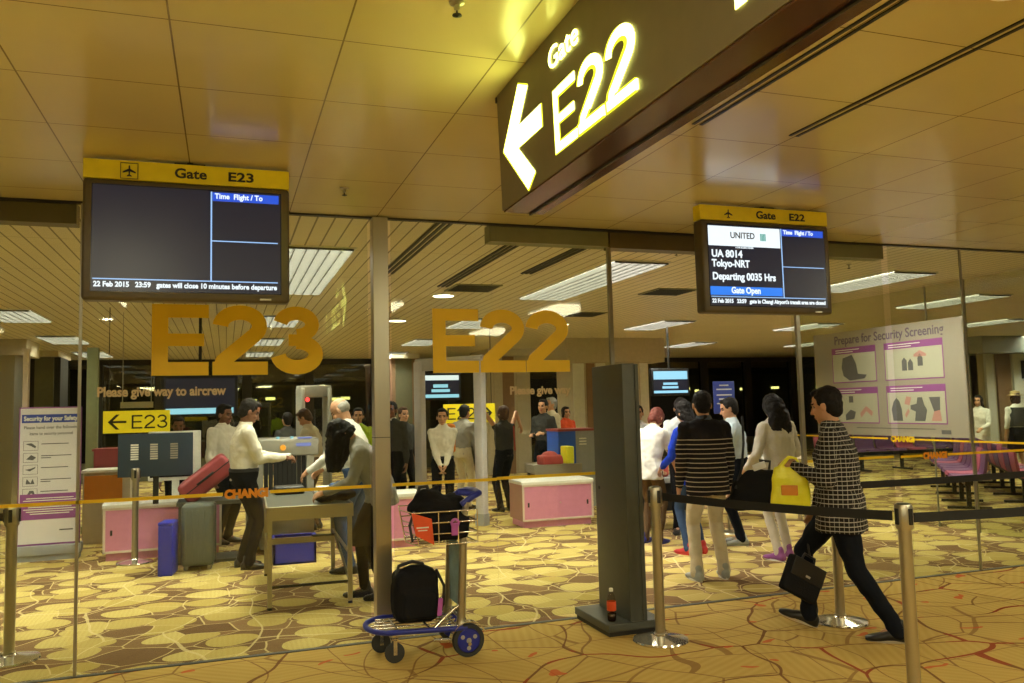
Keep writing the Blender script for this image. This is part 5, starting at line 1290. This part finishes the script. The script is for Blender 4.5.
# guards
ga = person('security guard in cream shirt and black trousers reading a slip, seen in profile', (.18, 9.15, 0), -84, 1.77, lean=.04, neck=.16, hp=.30, top='shirtcream', legs='trousers', skin='skindark', lh=(-.12, .40, 1.10), rh=(.15, .38, 1.10), lf=(-.10, .0), rf=(.10, .04), vox=.0085, build=1.2, untuck=False, curl=.8, elbow=(0, -.6, -1))
waist_belt(ga)
o = remesh(MB().rbox((.55, 9.03, 1.135), (.66, 9.10, 1.175), .015), 'folded_slip', 'white', None, .007, 1, .004); tag(o, 'small white folded slip held in front of the guard in profile', 'paper')
gb = person('security guard in cream shirt standing behind the maroon case, face towards the hall', (-.03, 11.05, 0), -128, 1.74, hp=.12, neck=.05, top='shirtcream', legs='trousers', skin='skindark', vox=.010, build=1.15)
waist_belt(gb)
person('balding grey-haired man in a white shirt leaning over the woman at the table', (1.27, 8.45, 0), 62, 1.78, lean=.26, neck=.12, hp=.30, top='shirtwhite', legs='jeans', haircol='hairgrey', hair='bald', lh=(-.16, .44, .98), rh=(.18, .42, .98), lf=(-.12, .05), rf=(.12, -.05), vox=.009, build=1.1)
bwm = person('black-haired woman in a grey top bending over her bag on the steel table', (1.25, 7.20, 0), 84, 1.66, lean=.60, neck=.2, hp=.45, hips=(0, -.03, .93), top='greytop', legs='trousers', bottoms='skirt', shoes='shoe', hair='long', lh=(-.10, .46, .96), rh=(.10, .40, .95), lf=(-.07, -.05), rf=(.08, .12), vox=.0085, build=1.05, tlen=.02, untuck=True)
MB().cap(bwm['leg'][-1][1], bwm['leg'][-1][2], .056, .045).cap(bwm['leg'][1][1], bwm['leg'][1][2], .056, .045).build('stockings', 'trousers', bwm['root'], 60)
person('grey-haired man in a beige shirt beside the x-ray machine, looking down', (1.16, 11.75, 0), 60, 1.68, lean=.18, neck=.2, hp=.3, top='beige', sleeves='rolled', legs='brown', haircol='hairbrown', vox=.010, lh=(-.15, .30, 1.0), rh=(.16, .3, 1.0))
vm_ = person('man in a charcoal vest over a white shirt just right of the steel post', (2.28, 11.9, 0), 150, 1.74, top='vestgrey', sleeves='long', legs='trousers', vox=FA, skin='skindark'); collar(vm_, 'shirtwhite')
gw = person('woman officer in a pale grey uniform shirt with hands clasped, behind the trolley handle', (2.86, 11.2, 0), 165, 1.62, top='shirtcream', legs='trousers', lh=(-.03, .20, .86), rh=(.04, .21, .86), vox=.010, hp=.05)
waist_belt(gw)
person('person in a grey top and cream trousers beside the woman officer, turned away', (3.62, 12.9, 0), -50, 1.68, lean=.15, top='greytop', legs='khaki', vox=FA, haircol='hairblack')
ob = remesh(MB().rbox((3.02, 11.9, .95), (3.25, 12.0, 1.38), .04), 'tote_bag', 'orangebag', None, .014, 2, .008); tag(ob, 'orange tote bag hanging beside the white gate post', 'bag')
bv = person('brown-haired person seen from behind in a dark vest with arms raised and a red strap', (4.10, 12.2, 0), 20, 1.64, top='vestgrey', sleeves='none', legs='darkjeans', hair='bob', haircol='hairbrown', lh=(-.42, .12, 1.36), rh=(.45, .12, 1.38), vox=FA, elbow=(0, 0, 1))
MB().tube([bv['sh'] + V((.09, -.135, -.02)), bv['wa'] + V((.09, -.15, 0)), bv['pel'] + V((.1, -.15, .05))], .012, 8).build('red_strap', 'redbag', bv['root'], 60)
person('man in a dark jacket looking aside, left of the orange-red dressed woman', (5.28, 13.5, 0), 130, 1.74, top='vestgrey', legs='darkjeans', lh=(-.12, .22, 1.12), rh=(.12, .24, 1.10), vox=FA)
person('white-haired man mostly hidden behind the dark jacketed man', (5.72, 14.2, 0), 100, 1.78, top='beige', legs='brown', haircol='hairgrey', vox=FA)
person('woman in an orange-red top behind the blue-sided desk', (6.25, 14.8, 0), 190, 1.60, top='redcloth', legs='darkjeans', hair='bob', vox=FA)
person('dark-haired officer in a white shirt seated low behind the navy board', (-.58, 11.5, 0), 185, 1.60, hp=.25, top='shirtwhite', legs='trousers', skin='skindark', vox=FA)
person('person in a hi-vis yellow vest behind the balding man', (1.86, 12.3, 0), 170, 1.66, top='hivis', legs='trousers', vox=FA)
person('dark-clothed figure standing inside the grey detector frame', (.95, 13.9, 0), 20, 1.62, top='vestgrey', legs='trousers', vox=FA)
person('dark-clothed person behind the left white gate post', (2.72, 13.2, 0), 200, 1.66, top='vestgrey', legs='trousers', vox=FA, haircol='hairbrown')
person('long-haired woman in a white wrap at the far right, near the dark notice', (14.6, 12.8, 0), 110, 1.62, top='shirtwhite', bottoms='skirt', legs='paleleg', hair='long', vox=FA, tlen=.1, lh=(-.15, .3, 1.0), rh=(.15, .3, 1.0))
hw = person('person in a dark waistcoat, white shirt and straw hat at the right edge', (14.9, 12.2, 0), -20, 1.66, top='shirtwhite', sleeves='rolled', legs='darkjeans', bottoms='skirt', hair='bob', haircol='hairbrown', vox=FA)
MB().lathe([(0, .07), (.14, .065), (.15, .072), (.09, .085), (.085, .15), (0, .17)]).build('straw_hat', 'straw', hw['root'], 60).matrix_local = hw['HF']
T = MB().loft([oval(hw['wa'] - V((0, 0, .05)), M.Identity(3), .165, .13), oval(hw['ch'], M.Identity(3), .182, .135), oval(hw['sh'], M.Identity(3), .16, .105)]).build('waistcoat', 'vestgrey', hw['root'], 60)
